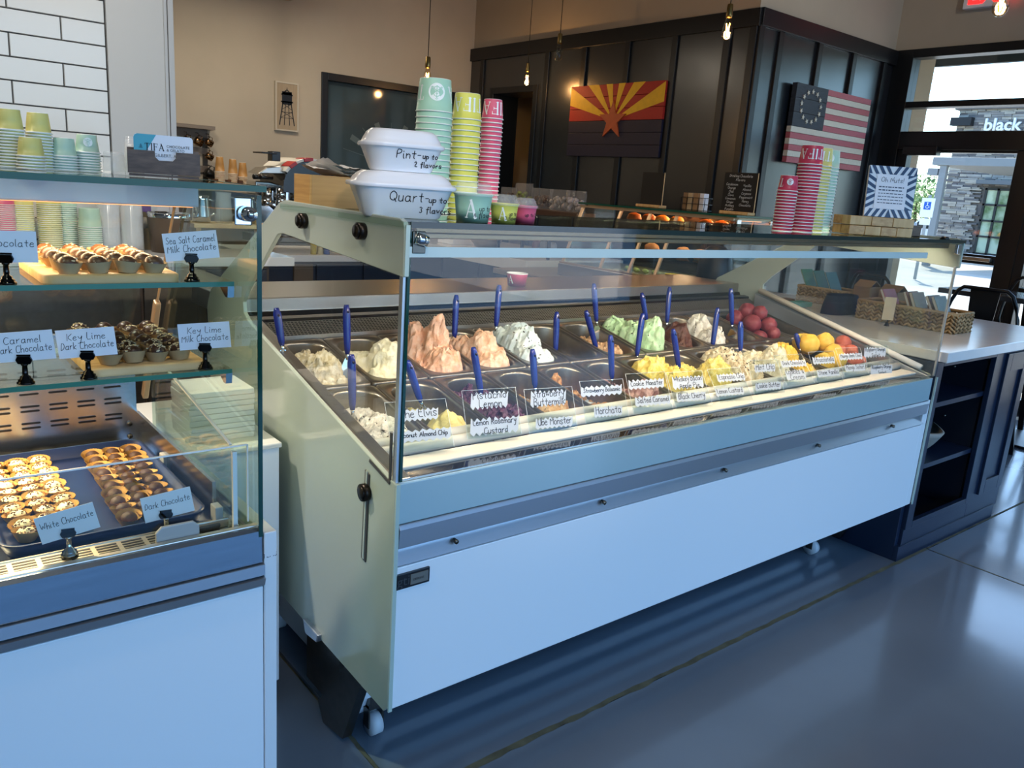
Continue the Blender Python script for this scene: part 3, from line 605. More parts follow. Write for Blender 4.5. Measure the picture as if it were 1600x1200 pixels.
gel(1,10,'dark_remnant','#3a2419','#5a3826',[(.02,-.08,.035,.05,.05)],-.105,.012,40,'dark brown scraps under the metal scoop in the back row')
gel(1,12,'cocoa_remnant','#34231e','#4d332a',[(0,-.1,.02,.06,.05)],-.115,.006,30,'thin dark cocoa smear in the rightmost back-row pan')
gel(0,0,'coconut_gelato','#d8d0c4','#efebe2',[(.01,-.08,.06,.055,.06),(.02,-.01,.04,.05,.05)],-.045,.018,36,'white coconut gelato with brown bits in the leftmost front pan',scale=50)
gel(0,1,'lemon_custard_gelato','#d9c476','#e7d68f',[(.01,-.075,.085,.058,.05),(0,-.125,.04,.065,.03)],-.075,.014,18,'smooth yellow custard gelato at the front of its half-empty pan')
gel(0,2,'ube_gelato','#3d1c33','#7c4a68',[(.01,-.09,.06,.06,.05),(0,.04,.04,.055,.08)],-.05,.024,44,'deep purple ube gelato with pink shreds in the front row',scale=50,sharp=(.38,.62))
gel(0,3,'apricot_gelato','#c78f58','#dcb588',[(.01,-.07,.085,.05,.05),(.0,-.12,.04,.06,.03)],-.08,.018,34,'orange tan gelato lump between ube and caramel pans',scale=40)
gel(0,4,'caramel_gelato','#a8713c','#cfa06a',[(.0,-.1,.055,.06,.04),(-.05,.1,.075,.03,.03)],-.075,.020,44,'caramel orange gelato in front with one chunk stuck at back',scale=50)
gel(0,5,'strawberry_gelato','#b07f7d','#cfa49f',[(.02,-.07,.095,.055,.055),(-.02,.02,.02,.05,.04)],-.07,.020,26,'dusty pink strawberry gelato at the front of its dark pan',scale=30)
gel(0,6,'yellow_ripple_gelato','#e6c65c','#f0dc8a',[(0,.06,.075,.06,.06),(.02,-.05,.08,.05,.06)],-.035,.020,30,'bright yellow rippled gelato just right of the pink pan')
gel(0,7,'pale_lemon_gelato','#dfc765','#eadb8d',[(.0,-.07,.115,.055,.055),(-.01,.05,.03,.05,.05)],-.035,.016,40,'pale lemon gelato with a steep crumbly front face',scale=60)
gel(0,8,'espresso_chip_gelato','#cbb898','#e4d8c0',[(.0,.02,.085,.06,.09),(0,-.08,.075,.06,.05)],-.03,.016,44,'fawn gelato dotted with chips, widest of the front row',scale=60)
gel(0,9,'ivory_gelato','#d9ccac','#ece3cd',[(.02,-.04,.115,.045,.06),(-.01,.03,.07,.05,.05)],-.035,.020,30,'ivory gelato heap right of the wide fawn one')
gel(0,10,'mango_gelato','#e6b33a','#f0c95c',[(0,.04,.085,.06,.05),(0,-.06,.04,.06,.06)],-.03,.016,40,'ragged mango yellow gelato left of the smooth lemon scoops')
gc_objs = []
for row, i, name, c1, c2, specs, base, ra, fr, label, k in G:
    o = link(name, mound(specs, base, ra, fr, row*20+i+3).mesh(name, gm(name,c1,c2,**k)))
    o.location = pan_frame(row,i); o.rotation_euler = (TILT,0,0); tag(o,label,'gelato',None)
    if name in ('blue_gelato','mint_gelato','stracciatella_gelato','coconut_gelato','espresso_chip_gelato'):
        R = random.Random(i); m = MB(); vs = o.data.vertices
        for q in range(70 if name != 'mint_gelato' else 40):
            v = vs[R.randrange(len(vs))]
            if v.co.z < base-.005 or abs(v.co.y) > .14 or abs(v.co.x) > .075: continue
            m.T = Matrix.Translation(v.co) @ Matrix.Rotation(R.uniform(0,6),4,'Z'); s = R.uniform(.0012,.0045)
            m.box((-s,-s*.5,-.001),(s,s*.5,.0016))
        tag(m.build('chip_flecks', mt('chip_brown','#3a2c24',.6), o, origin=None, fix=False) if False else link('chip_flecks', m.mesh('chip_flecks', mt('chip_brown','#3a2c24',.6)), o), kind='stuff')
def scoops(row, i, name, balls, c1, c2, label, base):
    m = MB(); R = random.Random(i+row)
    for (u,v,z,r) in balls:
        off = V((R.uniform(0,9),R.uniform(0,9),0)); b = MB().ball((0,0,0), r, 26, 16)
        for p in b.v:
            p = V(p); d = p.normalized(); rr = r*(1+.10*noise.fractal(d*2.2+off,1,2,4)+.03*noise.noise(d*9+off)); m.v.append(tuple(V((u,v,z))+d*rr))
        n0 = len(m.v)-len(b.v)
        for f, mi in zip(b.f,b.mi): m.f.append(tuple(q+n0 for q in f)); m.mi.append(0); m.sm.append(True)
    bb = mound([], base, .008, 30, i)
    n0 = len(m.v); m.v += bb.v
    for f in bb.f: m.f.append(tuple(q+n0 for q in f)); m.mi.append(0); m.sm.append(True)
    o = link(name, m.mesh(name, gm(name,c1,c2,scale=30,bump=.25))); o.location = pan_frame(row,i); o.rotation_euler = (TILT,0,0); tag(o,label,'gelato')
scoops(1,11,'raspberry_sorbet',[(-.02,-.02,.02,.042),(.03,-.01,.065,.034),(.035,-.07,.03,.036),(.02,.05,.05,.04),(.03,-.11,.005,.03),(-.04,-.09,-.02,.035),(-.03,.07,.01,.04)],'#7c3038','#95464b','dark raspberry red sorbet balls stacked in the back row',-.07)
scoops(0,11,'lemon_sorbet',[(-.03,.03,.045,.045),(.04,-.0,.062,.040),(.02,-.085,.015,.045),(-.04,-.07,-.0,.045),(.035,-.055,.035,.04),(.03,.09,.02,.045)],'#e3b542','#eec65c','smooth yellow lemon sorbet scoops near the right end',-.05)
scoops(0,12,'coral_sorbet',[(-.045,-.02,.015,.036),(-.035,-.1,.0,.038),(.045,.02,.035,.036),(-.02,-.06,.03,.034),(.02,-.09,-.01,.036)],'#c96450','#d97c66','coral pink sorbet scoops in the rightmost front pan',-.08)
ords = ['leftmost','second','third','fourth','fifth','sixth','seventh','eighth','ninth','tenth','eleventh','twelfth','rightmost']
for row in (0,1):
    for i in range(13):
        o = link('gelato_pan', pan_me); o.location = pan_frame(row,i); o.rotation_euler = (TILT,0,0)
        n = ords[i]+(' from the left' if 0 < i < 12 else '')
        tag(o, f"brushed steel gelato pan, {n} in the {'back' if row else 'front'} row", 'pan', 'steel gelato pans in the case')
# ---- spatulas
SPB = mt('spatula_blue','#1a2b80',.22,coat=.3)
near = ['by the oatmeal gelato','in the pale cream gelato','left of the tall peach heap','right of the tall peach heap','above the low peach heap','between blue gelato and nearly empty pan','leaning over the toffee tan gelato','at the back of the toffee pan','behind the mint green heap','behind the chocolate heap','leaning on the white chip gelato','on the broad metal scoop','before the raspberry balls','standing before the mint green heap','in the white coconut gelato','in the half-empty yellow custard pan','in the purple ube gelato','left of the orange tan lump','in the dark pan behind pink gelato','in the pale lemon gelato','behind the fawn chip gelato','short tip behind the yellow lemon scoops']
for k, (row, t, b) in enumerate(SPAT):
    t, b = V(t), V(b); d = (t-b).normalized(); up = t
    o = thing('gelato_spatula', f'blue handled gelato spatula {near[k]}', 'spatula', b, 0, 'blue gelato spatulas')
    n_ = 9; L_ = (t-b).length; rs = []; ps = []
    for q in range(n_+1):
        f_ = q/n_; ps.append(b+d*L_*f_); rs.append((.0088+.0026*f_+.0012*sin(pi*f_))*(1 if 0 < q < n_ else .75))
    ps.append(t+d*.007); rs.append(.0065); 
    h = MB().tube(ps, rs, 12).build('handle', SPB, o)
    MB().tube([t-d*.012+V((0,-.0135,0)), t-d*.012+V((0,-.0100,0))], .004, 10).build('hang_hole', mt('spatula_hole','#0c1440',.4), h)
    e = b-d*.075; m = MB(); s = d.cross(V((0,1,0))).normalized(); w2 = .022 if k != 11 else .034
    m.tube([b+d*.004,b-d*.018],[.006,.005],8)
    m._add([b-d*.012-s*.007, b-d*.012+s*.007, b-d*.04+s*w2, e+s*w2*.8, e-s*w2*.8, b-d*.04-s*w2], [(0,1,2,3,4,5)])
    m.build('blade', CHROME, o)
# ---- flavour cards: clear plate with two pasted paper labels
CTX = [(['The Elvis'],['Coconut Almond Chip'],'at the left end by the glass edge'),(['Pistachio','Lemon'],['Lemon Rosemary','Custard'],'before the yellow custard and ube pans'),(['Strawberry','Buttermilk'],['Ube Monster'],'before the purple ube gelato'),(['Strawberry Balsamic'],['Horchata'],'before the orange tan and caramel gelato'),(['Cookie Monster'],['Salted Caramel'],'over the dusty pink gelato'),(['Whiskey Bacon','Apple Pie'],['Black Cherry'],'over the pale yellow gelato'),(['Espresso Chip'],['Lemon Custard'],'before the wide fawn chip gelato'),(['Mint Chip'],['Cookie Butter'],'before the ivory gelato heap'),(['Dark Chocolate'],['Cookies &','Cream'],'before the mango yellow gelato'),(['Stracciatella'],['Stone Vanilla'],'before the smooth lemon scoops'),(['Mango Dark Choc'],['Mango Sorbet'],'before the coral sorbet scoops'),(['Raspberry Orange','Sorbet'],['Raspberry Orange','Sorbet'],'rightmost, beside the white bumper rail')]
PAPER = mt('label_paper','#c2c8d4',.6); ACR = glass('acrylic','#f6fbfa',.8)
def paper_patch(m, c, w, h, ux, uy, seed):
    R = random.Random(seed); ux, uy = V(ux).normalized(), V(uy).normalized(); n = ux.cross(uy); top = []; bot = []
    N = 16
    for q in range(N+1):
        j = .18*h*(q%2)+R.uniform(0,.08)*h; top.append(c+ux*(w*(q/N-.5)+.08*h)+uy*(h/2-j)); bot.append(c+ux*(w*(q/N-.5)-.08*h)+uy*(-h/2+.18*h*((q+1)%2)))
    vs = top+bot+[p+n*.0006 for p in top]+[p+n*.0006 for p in bot]; k = N+1
    fs = [(2*k+q,3*k+q,3*k+q+1,2*k+q+1) for q in range(N)]+[(q,q+1,k+q+1,k+q) for q in range(N)]
    m._add(vs, fs)
for k, (a, b) in enumerate(CARDS):
    a, b = V(a), V(b); la, lb, where = CTX[k]
    kk = 1-.012*k
    o = thing('flavour_card', f'clear flavour card with two jagged handwritten labels {where}', 'sign', b+V((0,0,-.05)), 0, 'clear flavour cards along the front tubes')
    ux = V((.985,-.17,0)).normalized() if k < 10 else V((.98,-.2,0)).normalized()
    uy = (a-b); uy = (uy-ux*uy.dot(ux)).normalized(); 
    if uy.z < .6: uy = V((.1,.5,.86)).normalized()
    n = ux.cross(uy)
    if n.y > 0: n = -n
    m = MB(); c = (a+b)/2-n*.0015; w, h = .16*kk, .125
    vs = [c+ux*(sx*w/2)+uy*(sy*h/2)+n*sz for sz in (-.0012,.0008) for sx, sy in ((-1,-1),(1,-1),(1,1),(-1,1))]
    m._add(vs, [(0,3,2,1),(4,5,6,7),(0,1,5,4),(1,2,6,5),(2,3,7,6),(3,0,4,7)]); m.build('plate', ACR, o)
    m = MB()
    for q in (0,1): 
        e = vs[4+ (3 if q == 0 else 2)]; e2 = vs[4+(0 if q == 0 else 1)]; m.bar(e,e2,.0008,.0008)
    m.bar(vs[7],vs[6],.0008,.0008); m.build('plate_edge', mt('acrylic_edge','#e8efef',.2), o)
    for lines, c, q in ((la,a,0),(lb,b,1)):
        L_ = max(len(x) for x in lines); ww = min(.15,.050+.0066*L_)*kk; hh = .033 if len(lines) == 1 else .048
        m = MB(); paper_patch(m, c+n*.0012, ww, hh, ux, uy, k*2+q); pp = m.build('paper_label', PAPER, o)
        m = MB(); sz = min(.021, .017*13/max(6,L_))
        for li, tx in enumerate(lines):
            st = pen_strokes(tx, sz, .0020, seed=k*7+q*3+li, sp=1.6, slant=.1)
            xs_ = [p[0] for s_ in st for p in s_[0]]; wd = max(xs_)-min(xs_); f_ = min(1, ww*.90/wd)
            st = [([(x*f_,y) for x, y in p], w_) for p, w_ in st]
            v0 = -sz*.30 if len(lines) == 1 else (.004 if li == 0 else -.0195)
            ink(m, st, plane_map(c+n*.002+uy*v0, ux, uy, .0003))
        m.build('lettering', PEND, pp, fix=False)
# ================================================================ pastry case on the left
LX, LY = .543, 1.36
lc = thing('truffle_case', 'open fronted white display case with glass shelves of truffles', 'display case', (-.3,1.7,0))
SHEET = mt('bright_steel','#c4c6c8',.22,1,var=.05,scale=30,stretch=(1,25,25))
MB().box((-1.2,LY,.0),(LX-.001,LY+.03,.728)).build('front_panel', WHITE, lc, .002)
MB().prism([(LY-.006,.733),(LY-.012,.75),(LY+.02,.752),(LY+.02,.73)],'x',-1.2,LX).build('lower_rail', SILVER, lc)
MB().box((-1.2,LY+.004,.728),(LX,LY+.02,.775)).build('shadow_gap', BLK, lc)
MB().prism([(LY-.008,.755),(LY-.008,.776),(LY+.01,.778),(LY+.01,.755)],'x',-1.2,LX).build('upper_rail', SILVER, lc)
MB().prism([(LY-.004,.779),(LY-.001,.843),(LY+.006,.849),(LY+.03,.849),(LY+.03,.779)],'x',-1.2,LX-.002).build('steel_fascia', mt('fascia_steel','#8e99a4',.24,.95,var=.06,scale=8,stretch=(1,.4,12)), lc, .002)
font_mesh('lettering','J*RDAO', .0165, (.402,LY-.0025,.787),(1,0,.0),(0,.045,1), BLK, lc, bold=.0005)
font_mesh('lettering','COOLING SYSTEMS', .0122, (.4615,LY-.0025,.787),(1,0,0),(0,.045,1), mt('thin_letter','#3c4248',.5), lc)
MB().box((LX,LY-.003,0),(LX+.025,2.12,.838)).build('side_panel', mt('white_side','#dfe3e6',.3), lc, .002)
MB().box((-1.2,LY+.03,.02),(LX-.002,2.1,.79)).build('body', mt('white_enamel','#d7dbdd'), lc)
dk = MB().box((-1.2,LY+.03,.79),(LX-.004,2.05,.820)).build('deck', SHEET, lc)
m = MB().box((-1.2,LY+.012,.82),(LX-.004,LY+.026,.851)).box((-1.2,LY+.030,.82),(LX-.03,LY+.036,.846)).box((-1.2,LY+.098,.82),(LX-.03,LY+.104,.838))
m.build('lip_channel', mt('warm_steel','#cfc3b0',.3,.9), lc, .002)
gt = MB().box((-1.2,LY+.036,.832),(LX-.10,LY+.098,.836)).build('vent_grille', mt('warm_steel','#cfc3b0'), lc)
m = MB()
x = -.02
while x < LX-.12:
    for r in range(5):
        y = LY+.043+r*.0105; m.box((x,y,.8361),(x+.034,y+.0055,.8366))
    x += .042
tag(m.build('grille_slots', BLK, gt, fix=False), kind='stuff')
bk = MB().box((-1.2,2.05,.79),(LX-.045,2.07,1.10)).build('rear_panel', SHEET, lc)
MB().box((LX-.047,1.5,.82),(LX-.040,2.05,.90)).build('rear_corner', SHEET, lc)
m = MB()
for r in range(5):
    for q in range(10):
        for s_ in (0,1):
            x = .425-.058*q; z = .885+r*.040+s_*.011
            m.prism([(x+.003,z),(x+.037,z),(x+.040,z+.0025),(x+.037,z+.005),(x+.003,z+.005),(x,z+.0025)],'y',2.0485,2.0497)
tag(m.build('vent_slots', BLK, bk, fix=False), kind='stuff')
MB().tube([(.48,2.05,.87),(.48,2.045,.87)],.006,12).tube([(.48,2.05,.838),(.48,2.045,.838)],.006,12).build('bolt', BLK, bk)
MB().tube([(.295,2.03,.8202),(.295,2.03,.8212)],.026,24).build('drain_disc', mt('grey_disc','#7d7a74',.5,.5), dk)
# glazing and shelves
tg2 = MB().box((-1.2,LY-.002,1.463),(LX+.004,1.735,1.472)).build('top_glass', CLEAR2, lc)
MB().box((-1.2,LY-.0045,1.4625),(LX+.004,LY-.002,1.4725)).box((LX+.004,LY-.0045,1.4625),(LX+.0065,1.735,1.4725)).build('edge', mt('green_glass_edge','#1f5446',.12,spec=.5), tg2)
sg2 = MB().prism([(LY,.832),(LY,1.457),(1.73,1.457),(2.05,.96),(2.05,.832)],'x',LX-.009,LX-.002).build('side_glass', CLEAR2, lc)
MB().box((LX-.0095,LY-.0022,.832),(LX-.0015,LY,1.457)).build('edge', GEDGE, sg2)
for z, y0, y1 in ((1.297,1.462,1.76),(1.130,1.478,1.86)):
    sh = MB().box((-1.2,y0,z-.0075),(LX-.013,y1,z)).build('glass_shelf', CLEAR2, lc)
    MB().box((-1.2,y0-.0022,z-.008),(LX-.013,y0,z+.0005)).build('edge', mt('shelf_edge','#3f7a68',.12,spec=.5), sh)
    MB().prism([(y0+.005,z-.008),(y0+.06,z-.008),(y0+.05,z-.014),(y0+.02,z-.03),(y0+.008,z-.03)],'x',LX-.022,LX-.010).box((LX-.05,y0+.01,z-.010),(LX-.010,y0+.05,z-.008)).build('bracket', CHROME, sh)
br = MB().box((LX-.042,LY+.012,1.405),(LX-.012,LY+.018,1.452)).build('glass_clamp', CHROME, lc, .002)
MB().tube([(LX-.024,LY+.012,1.425),(LX-.024,LY-.012,1.425)],[.013,.012],18).tube([(LX-.024,LY-.012,1.425),(LX-.024,LY-.016,1.425)],[.007,.004],14).build('clamp_knob', CHROME, br)
lb = MB().box((-1.2,1.62,1.420),(.522,1.73,1.460)).build('lamp_housing', mt('lamp_white','#cfdae6',.3), lc, .003)
MB().box((-1.2,1.635,1.4185),(.515,1.70,1.420)).build('lamp_diffuser', mt('case_lamp2','#fff0d0',.5,emit='#ff9a45',es=1.6), lb)
lamp('upper_case_light','AREA',(.1,1.66,1.412), 4.2, (1,.72,.40), (0,0,0), .8, .05, parent=lc)
lamp('lower_case_light','AREA',(.02,1.80,1.10), 6.0, (1,.72,.40), (RD(-8),0,0), .62, .05, parent=lc)
MB().box((-1.2,1.775,1.105),(.33,1.825,1.118)).build('lower_lamp', mt('lamp_white','#cfdae6'), lc, .002)
MB().bar((LX-.02,1.93,1.19),(LX-.02,2.07,.93),.014,.02).bar((LX-.02,1.752,1.452),(LX-.02,1.93,1.19),.006,.006).build('rear_post', mt('tan_frame','#b39a7d',.35,.4), lc, .003)
MB().bar((-1.2,1.75,1.45),(LX-.02,1.75,1.45),.02,.014).build('rear_rail', mt('tan_frame','#b39a7d'), lc)
MB()._add([(-1.2,1.76,1.44),(LX-.05,1.76,1.44),(LX-.05,2.05,1.10),(-1.2,2.05,1.10)],[(0,1,2,3)])._add([(-1.2,1.764,1.444),(LX-.05,1.764,1.444),(LX-.05,2.054,1.104),(-1.2,2.054,1.104)],[(3,2,1,0)]).build('rear_door_glass', CLEAR, lc)
# acrylic guard round the tray
ACE = mt('acrylic_edge','#e8efef',.2)
ag = thing('acrylic_guard', 'clear acrylic sneeze guard standing round the blue truffle tray', 'guard', (.2,1.6,.82))
MB().box((-1.0,1.398,.84),(.528,1.401,1.003)).build('front_pane', ACR, ag)
MB().prism([(1.402,.826),(1.402,.99),(1.42,1.0),(1.9,1.073),(1.9,.826)],'x',.503,.507).build('side_pane', ACR, ag)
MB().box((-1.0,1.3975,1.002),(.529,1.4015,1.0045)).box((.527,1.3975,.85),(.5295,1.4015,1.003)).bar((.505,1.42,1.0),(.505,1.9,1.073),.005,.003).box((.501,1.399,.83),(.509,1.407,.992)).build('polished_edge', ACE, ag)
for y in (1.46,1.80): MB().box((.488,y,.823),(.503,y+.03,.862)).build('pane_holder', mt('grey_holder','#a7a9a6',.3), ag, .002)
MB().prism([(.36,.833),(.435,.833),(.435,.866),(.425,.876),(.37,.876),(.36,.866)],'y',LY+.028,LY+.036).build('front_holder', mt('grey_holder','#a7a9a6'), ag, .002)
tag(MB().box((.40,1.455,.8205),(.497,1.485,.832)).build('rubber_pad', mt('grey_rubber','#4b4e50',.5), None, .004, origin=(.45,1.47,.8205)), 'dark grey rubber pad beside the front corner of the blue tray', 'pad')
# tray
TB = mt('tray_blue','#142650',.38,coat=.15,var=.08,scale=5)
t = rings_mesh([ring(.335,.50,.03,.027),ring(.349,.514,.036,.029),ring(.349,.514,.036,.026),ring(.335,.50,.03,.0)][::-1][0:0] or [ring(.345,.512,.036,.023),ring(.349,.516,.038,.027),ring(.335,.502,.033,.027),ring(.318,.485,.028,.004),ring(.31,.477,.025,.003)])
o = link('baking_tray', t.mesh('baking_tray', TB)); tag(o,'blue baking tray of white and dark truffles on the case deck','tray')
bm_ = rings_mesh([ring(.349,.516,.038,.027),ring(.345,.512,.036,.023),ring(.325,.49,.03,.001)]); o.data = None or o.data
MBt = MB(); MBt.v = t.v+bm_.v; n0 = len(t.v); MBt.f = t.f+[tuple(q+n0 for q in f) for f in bm_.f]; MBt.mi = [0]*len(MBt.f); MBt.sm = [True]*len(MBt.f)
o.data = MBt.mesh('baking_tray', TB); o.location = (.312,1.742,.8205)
# serving boards
def board(name, c, w, l, label):
    m = rings_mesh([ring(w,l,.02,0),ring(w,l,.02,.012),ring(w-.006,l-.006,.018,.0145)]); m2 = rings_mesh([ring(w,l,.02,0)][0:1]*1+[ring(w-.004,l-.004,.018,0.0)])
    o = link(name, m.mesh(name, OAK)); o.location = c; tag(o,label,'board'); return o
board('serving_board',(.333,1.597,1.297),.215,.255,'light oak board of caramel truffles on the upper glass shelf')
board('serving_board',(.392,1.652,1.130),.20,.31,'light oak board of key lime truffles on the lower glass shelf')
# truffles in pleated cups
def pleat(a, r, z): return 1+.035*(1 if int(a/(2*pi)*48+.5)%2 else -1)*min(1,z/.006+.1)
def pleated_mesh(name, r0, r1, h, m_):
    return MB().lathe([(r0,0),(r0+(r1-r0)*.5,h*.5),(r1,h)],n=48,mod=pleat,close=False).lathe([(r0*.98,.001),(0,.001)],n=48,close=False).mesh(name, m_)
TAN = mt('kraft_paper_cup','#b59a70',.7,var=.08,scale=30); AMB = mt('amber_paper_cup','#c99a55',.65,var=.08,scale=30); BRN = mt('tan_paper_cup','#a98a60',.7)
cup_a = pleated_mesh('paper_cup', .0140,.0218,.0195,TAN); cup_b = pleated_mesh('paper_cup', .0135,.0238,.0205,AMB); cup_c = pleated_mesh('paper_cup', .0135,.0215,.0200,BRN)
def dome(name, cols, r, z0, specks, seed, col=None, flat=1.0):
    R = random.Random(seed); m = MB()
    b = MB().ball((0,0,0),1,22,14)
    for p in b.v:
        p = V(p); k = 1+.05*noise.fractal(p*2.2+V((seed,0,0)),1,2,4); m.v.append(tuple(V((0,0,z0))+V((p.x,p.y,p.z*flat))*r*k))
    m.f = list(b.f); m.mi = [0]*len(b.f); m.sm = [True]*len(b.f)
    for q in range(specks):
        a, e = R.uniform(0,2*pi), R.uniform(.25,1.45); d = V((cos(a)*cos(e),sin(a)*cos(e),sin(e)*flat)); s = R.uniform(.0006,.0016)
        m.T = Matrix.Translation(V((0,0,z0))+d*r*1.02) @ Matrix.Rotation(R.uniform(0,6),4,'Z') @ Matrix.Rotation(R.uniform(-.6,.6),4,'X'); m.cur = 1
        m.box((-s*1.6,-s*.6,-s*.6),(s*1.6,s*.6,s*.6)); m.T = None; m.cur = 0
    return m.mesh(name, cols)
CHO = mt('milk_chocolate','#5b3a24',.35,var=.1,scale=40); CHD = mt('dark_chocolate','#3c2417',.38,var=.12,scale=40); CHC = mt('cocoa_truffle','#472b18',.6,var=.15,scale=80); WCH = mt('white_chocolate','#e9d9b3',.4,var=.05,scale=40)
CRM = mt('crumb','#d9c8a0',.7); SHV = mt('chocolate_shaving','#5a3418',.6)
d_sea = [dome('truffle',[CHO,CRM],.0165,.0155,6,s,flat=.85) for s in (1,2,3)]; d_key = [dome('truffle',[CHD,CRM],.0160,.016,n,s,flat=.95) for n,s in ((30,4),(5,5),(45,6))]
d_wh = [dome('truffle',[WCH,SHV],.0165,.0125,n,s,flat=.8) for n,s in ((40,7),(26,8),(34,9))]; d_dk = [dome('truffle',[CHC,SHV],.0150,.0125,0,s,flat=.85) for s in (10,11,12)]
nth = ['first','second','third','fourth','fifth','sixth','seventh','eighth','ninth','tenth','eleventh']
def truffle(p, dm, cup, label, grp, R):
    o = link('truffle', R.choice(dm)); o.location = p; o.rotation_euler = (R.uniform(-.15,.15),R.uniform(-.15,.15),R.uniform(0,6)); tag(o,label,'truffle',grp)
    c = link('paper_cup', cup, o); c.rotation_euler = (0,0,R.uniform(0,6)); k = R.uniform(.97,1.05); c.scale = (k,k*R.uniform(.94,1.0),1)
R = random.Random(4)
cn_ = ['left','second-left','second-right','right']
for r in range(5):
    for q in range(4):
        truffle((.268+.0435*q+R.uniform(-.002,.002), 1.495+.05*r, 1.3115), d_sea, cup_a, f"caramel truffle on the upper board, {nth[r]} row from front, {cn_[q]} column", 'caramel truffles on the upper board', R)
for r in range(6):
    for q in range(4):
        truffle((.328+.042*q+R.uniform(-.003,.003)+(.004 if r%2 else 0), 1.530+.049*r, 1.1445), d_key, cup_c, f"key lime truffle on the lower board, {nth[r]} row from front, {cn_[q]} column", 'key lime truffles on the lower board', R)
for r in range(10):
    for q in range(3):
        f_ = r/9
        truffle((.352+.022*f_+.040*q+R.uniform(-.002,.002), 1.548+.0435*r+R.uniform(-.002,.002), .8245), d_dk, cup_b, f"dark cocoa truffle in the blue tray, {nth[r]} row from front, {['left','middle','right'][q]} column", 'dark truffles in the blue tray', R)
for r in range(10):
    for q in range(3):
        f_ = r/9
        truffle((.186-.006*f_+.042*q+R.uniform(-.003,.003)+(-.0 if q else 0), 1.560+.0425*r+.003*q+R.uniform(-.003,.003), .8245), d_wh, cup_b, f"white truffle with chocolate shavings in the blue tray, {nth[r]} row from front, {['left','middle','right'][q]} column", 'white truffles in the blue tray', R)
# name cards in little clip stands
CARD = mt('card_stock','#e9ecf4',.55)
def clip_card(base, lines, label, w=.09, h=.049, yaw=-18, roll=-6, dz=.0, dx=0, low=False, sz=.0118):
    b = V(base); o = thing('name_card', label, 'card', b, 0, 'handwritten name cards in clip stands')
    DK = mt('gunmetal','#33302e',.12,1)
    m = MB().lathe([(.0135,0),(.0135,.003),(.011,.004),(.0115,.007),(.008,.009),(.008,.012),(.0045,.014),(.004,.030),(.0055,.031),(.0055,.034)],b,20)
    m.build('clip_stand', CHROME if low else DK, o)
    ya = RD(yaw); ux = V((cos(ya),sin(ya),0)); nn = V((sin(ya),-cos(ya),0)); up = V((0,0,1)) 
    m = MB(); ct = b+V((0,0,.040)); 
    P = [(-.0125,.0),(-.009,-.007),(.009,-.007),(.0125,.0),(.0095,.006),(-.0095,.006)]
    vs = [ct+ux*x+up*z+nn*t for t in (.004,-.004) for x,z in P]
    m._add(vs,[tuple(range(6)),tuple(range(6,12))[::-1]]+[(i,i+6,(i+1)%6+6,(i+1)%6) for i in range(6)]); m.build('clip', DK, o, .001)
    m = MB(); m.bar(ct+ux*-.010+up*.008+nn*.003, ct+ux*.010+up*.008+nn*.003,.003,.0025); m.build('clip_lip', DK, o)
    ra = RD(roll); cx = ux*cos(ra)-up*sin(ra); cu = ux*sin(ra)+up*cos(ra)
    c = ct+up*(.002+h*.42+dz)+ux*dx; m = MB()
    vs = [c+cx*(sx*w/2)+cu*(sy*h/2)+nn*t for t in (.0006,0) for sx,sy in ((-1,-1),(1,-1),(1,1),(-1,1))]
    m._add(vs,[(0,1,2,3),(7,6,5,4),(0,4,5,1),(1,5,6,2),(2,6,7,3),(3,7,4,0)]); cd_ = m.build('card', CARD, o)
    m = MB()
    for li, tx in enumerate(lines):
        st = pen_strokes(tx, sz, .0009, seed=len(tx)+li, sp=2.0, slant=.1); mx = max(abs(p[0]) for s_ in st for p in s_[0]); f_ = min(1,w*.45/mx)
        st = [([(x*f_,y) for x,y in p],w_) for p,w_ in st]
        v0 = (.0 if len(lines) == 1 else (.0055 if li == 0 else -.0095))
        ink(m, st, plane_map(c+cu*v0+nn*.0006, cx, cu, .0003))
    m.build('lettering', PEND, cd_, fix=False)
clip_card((.178,1.482,1.297),['_ Chocolate'],'chocolate name card cut off by the left edge on the upper shelf',roll=-1,dz=-.004)
clip_card((.462,1.482,1.297),['Sea Salt Caramel','Milk Chocolate'],'name card reading sea salt caramel milk chocolate, upper shelf right end',roll=-7)
clip_card((.195,1.497,1.130),['Caramel','Dark Chocolate'],'caramel dark chocolate name card, left on the lower shelf',roll=-5)
clip_card((.289,1.497,1.130),['Key Lime','Dark Chocolate'],'key lime dark chocolate name card on the lower shelf',roll=-5)
clip_card((.487,1.497,1.130),['Key Lime','Milk Chocolate'],'key lime milk chocolate name card at the shelf end',roll=-4)
clip_card((.232,1.436,.838),['White Chocolate'],'white chocolate name card tilted before the blue tray',yaw=-10,roll=-12,dz=-.004,low=True)
clip_card((.391,1.438,.838),['Dark Chocolate'],'dark chocolate name card tilted before the blue tray',w=.085,yaw=-10,roll=-9,dz=-.004,dx=.004,low=True)
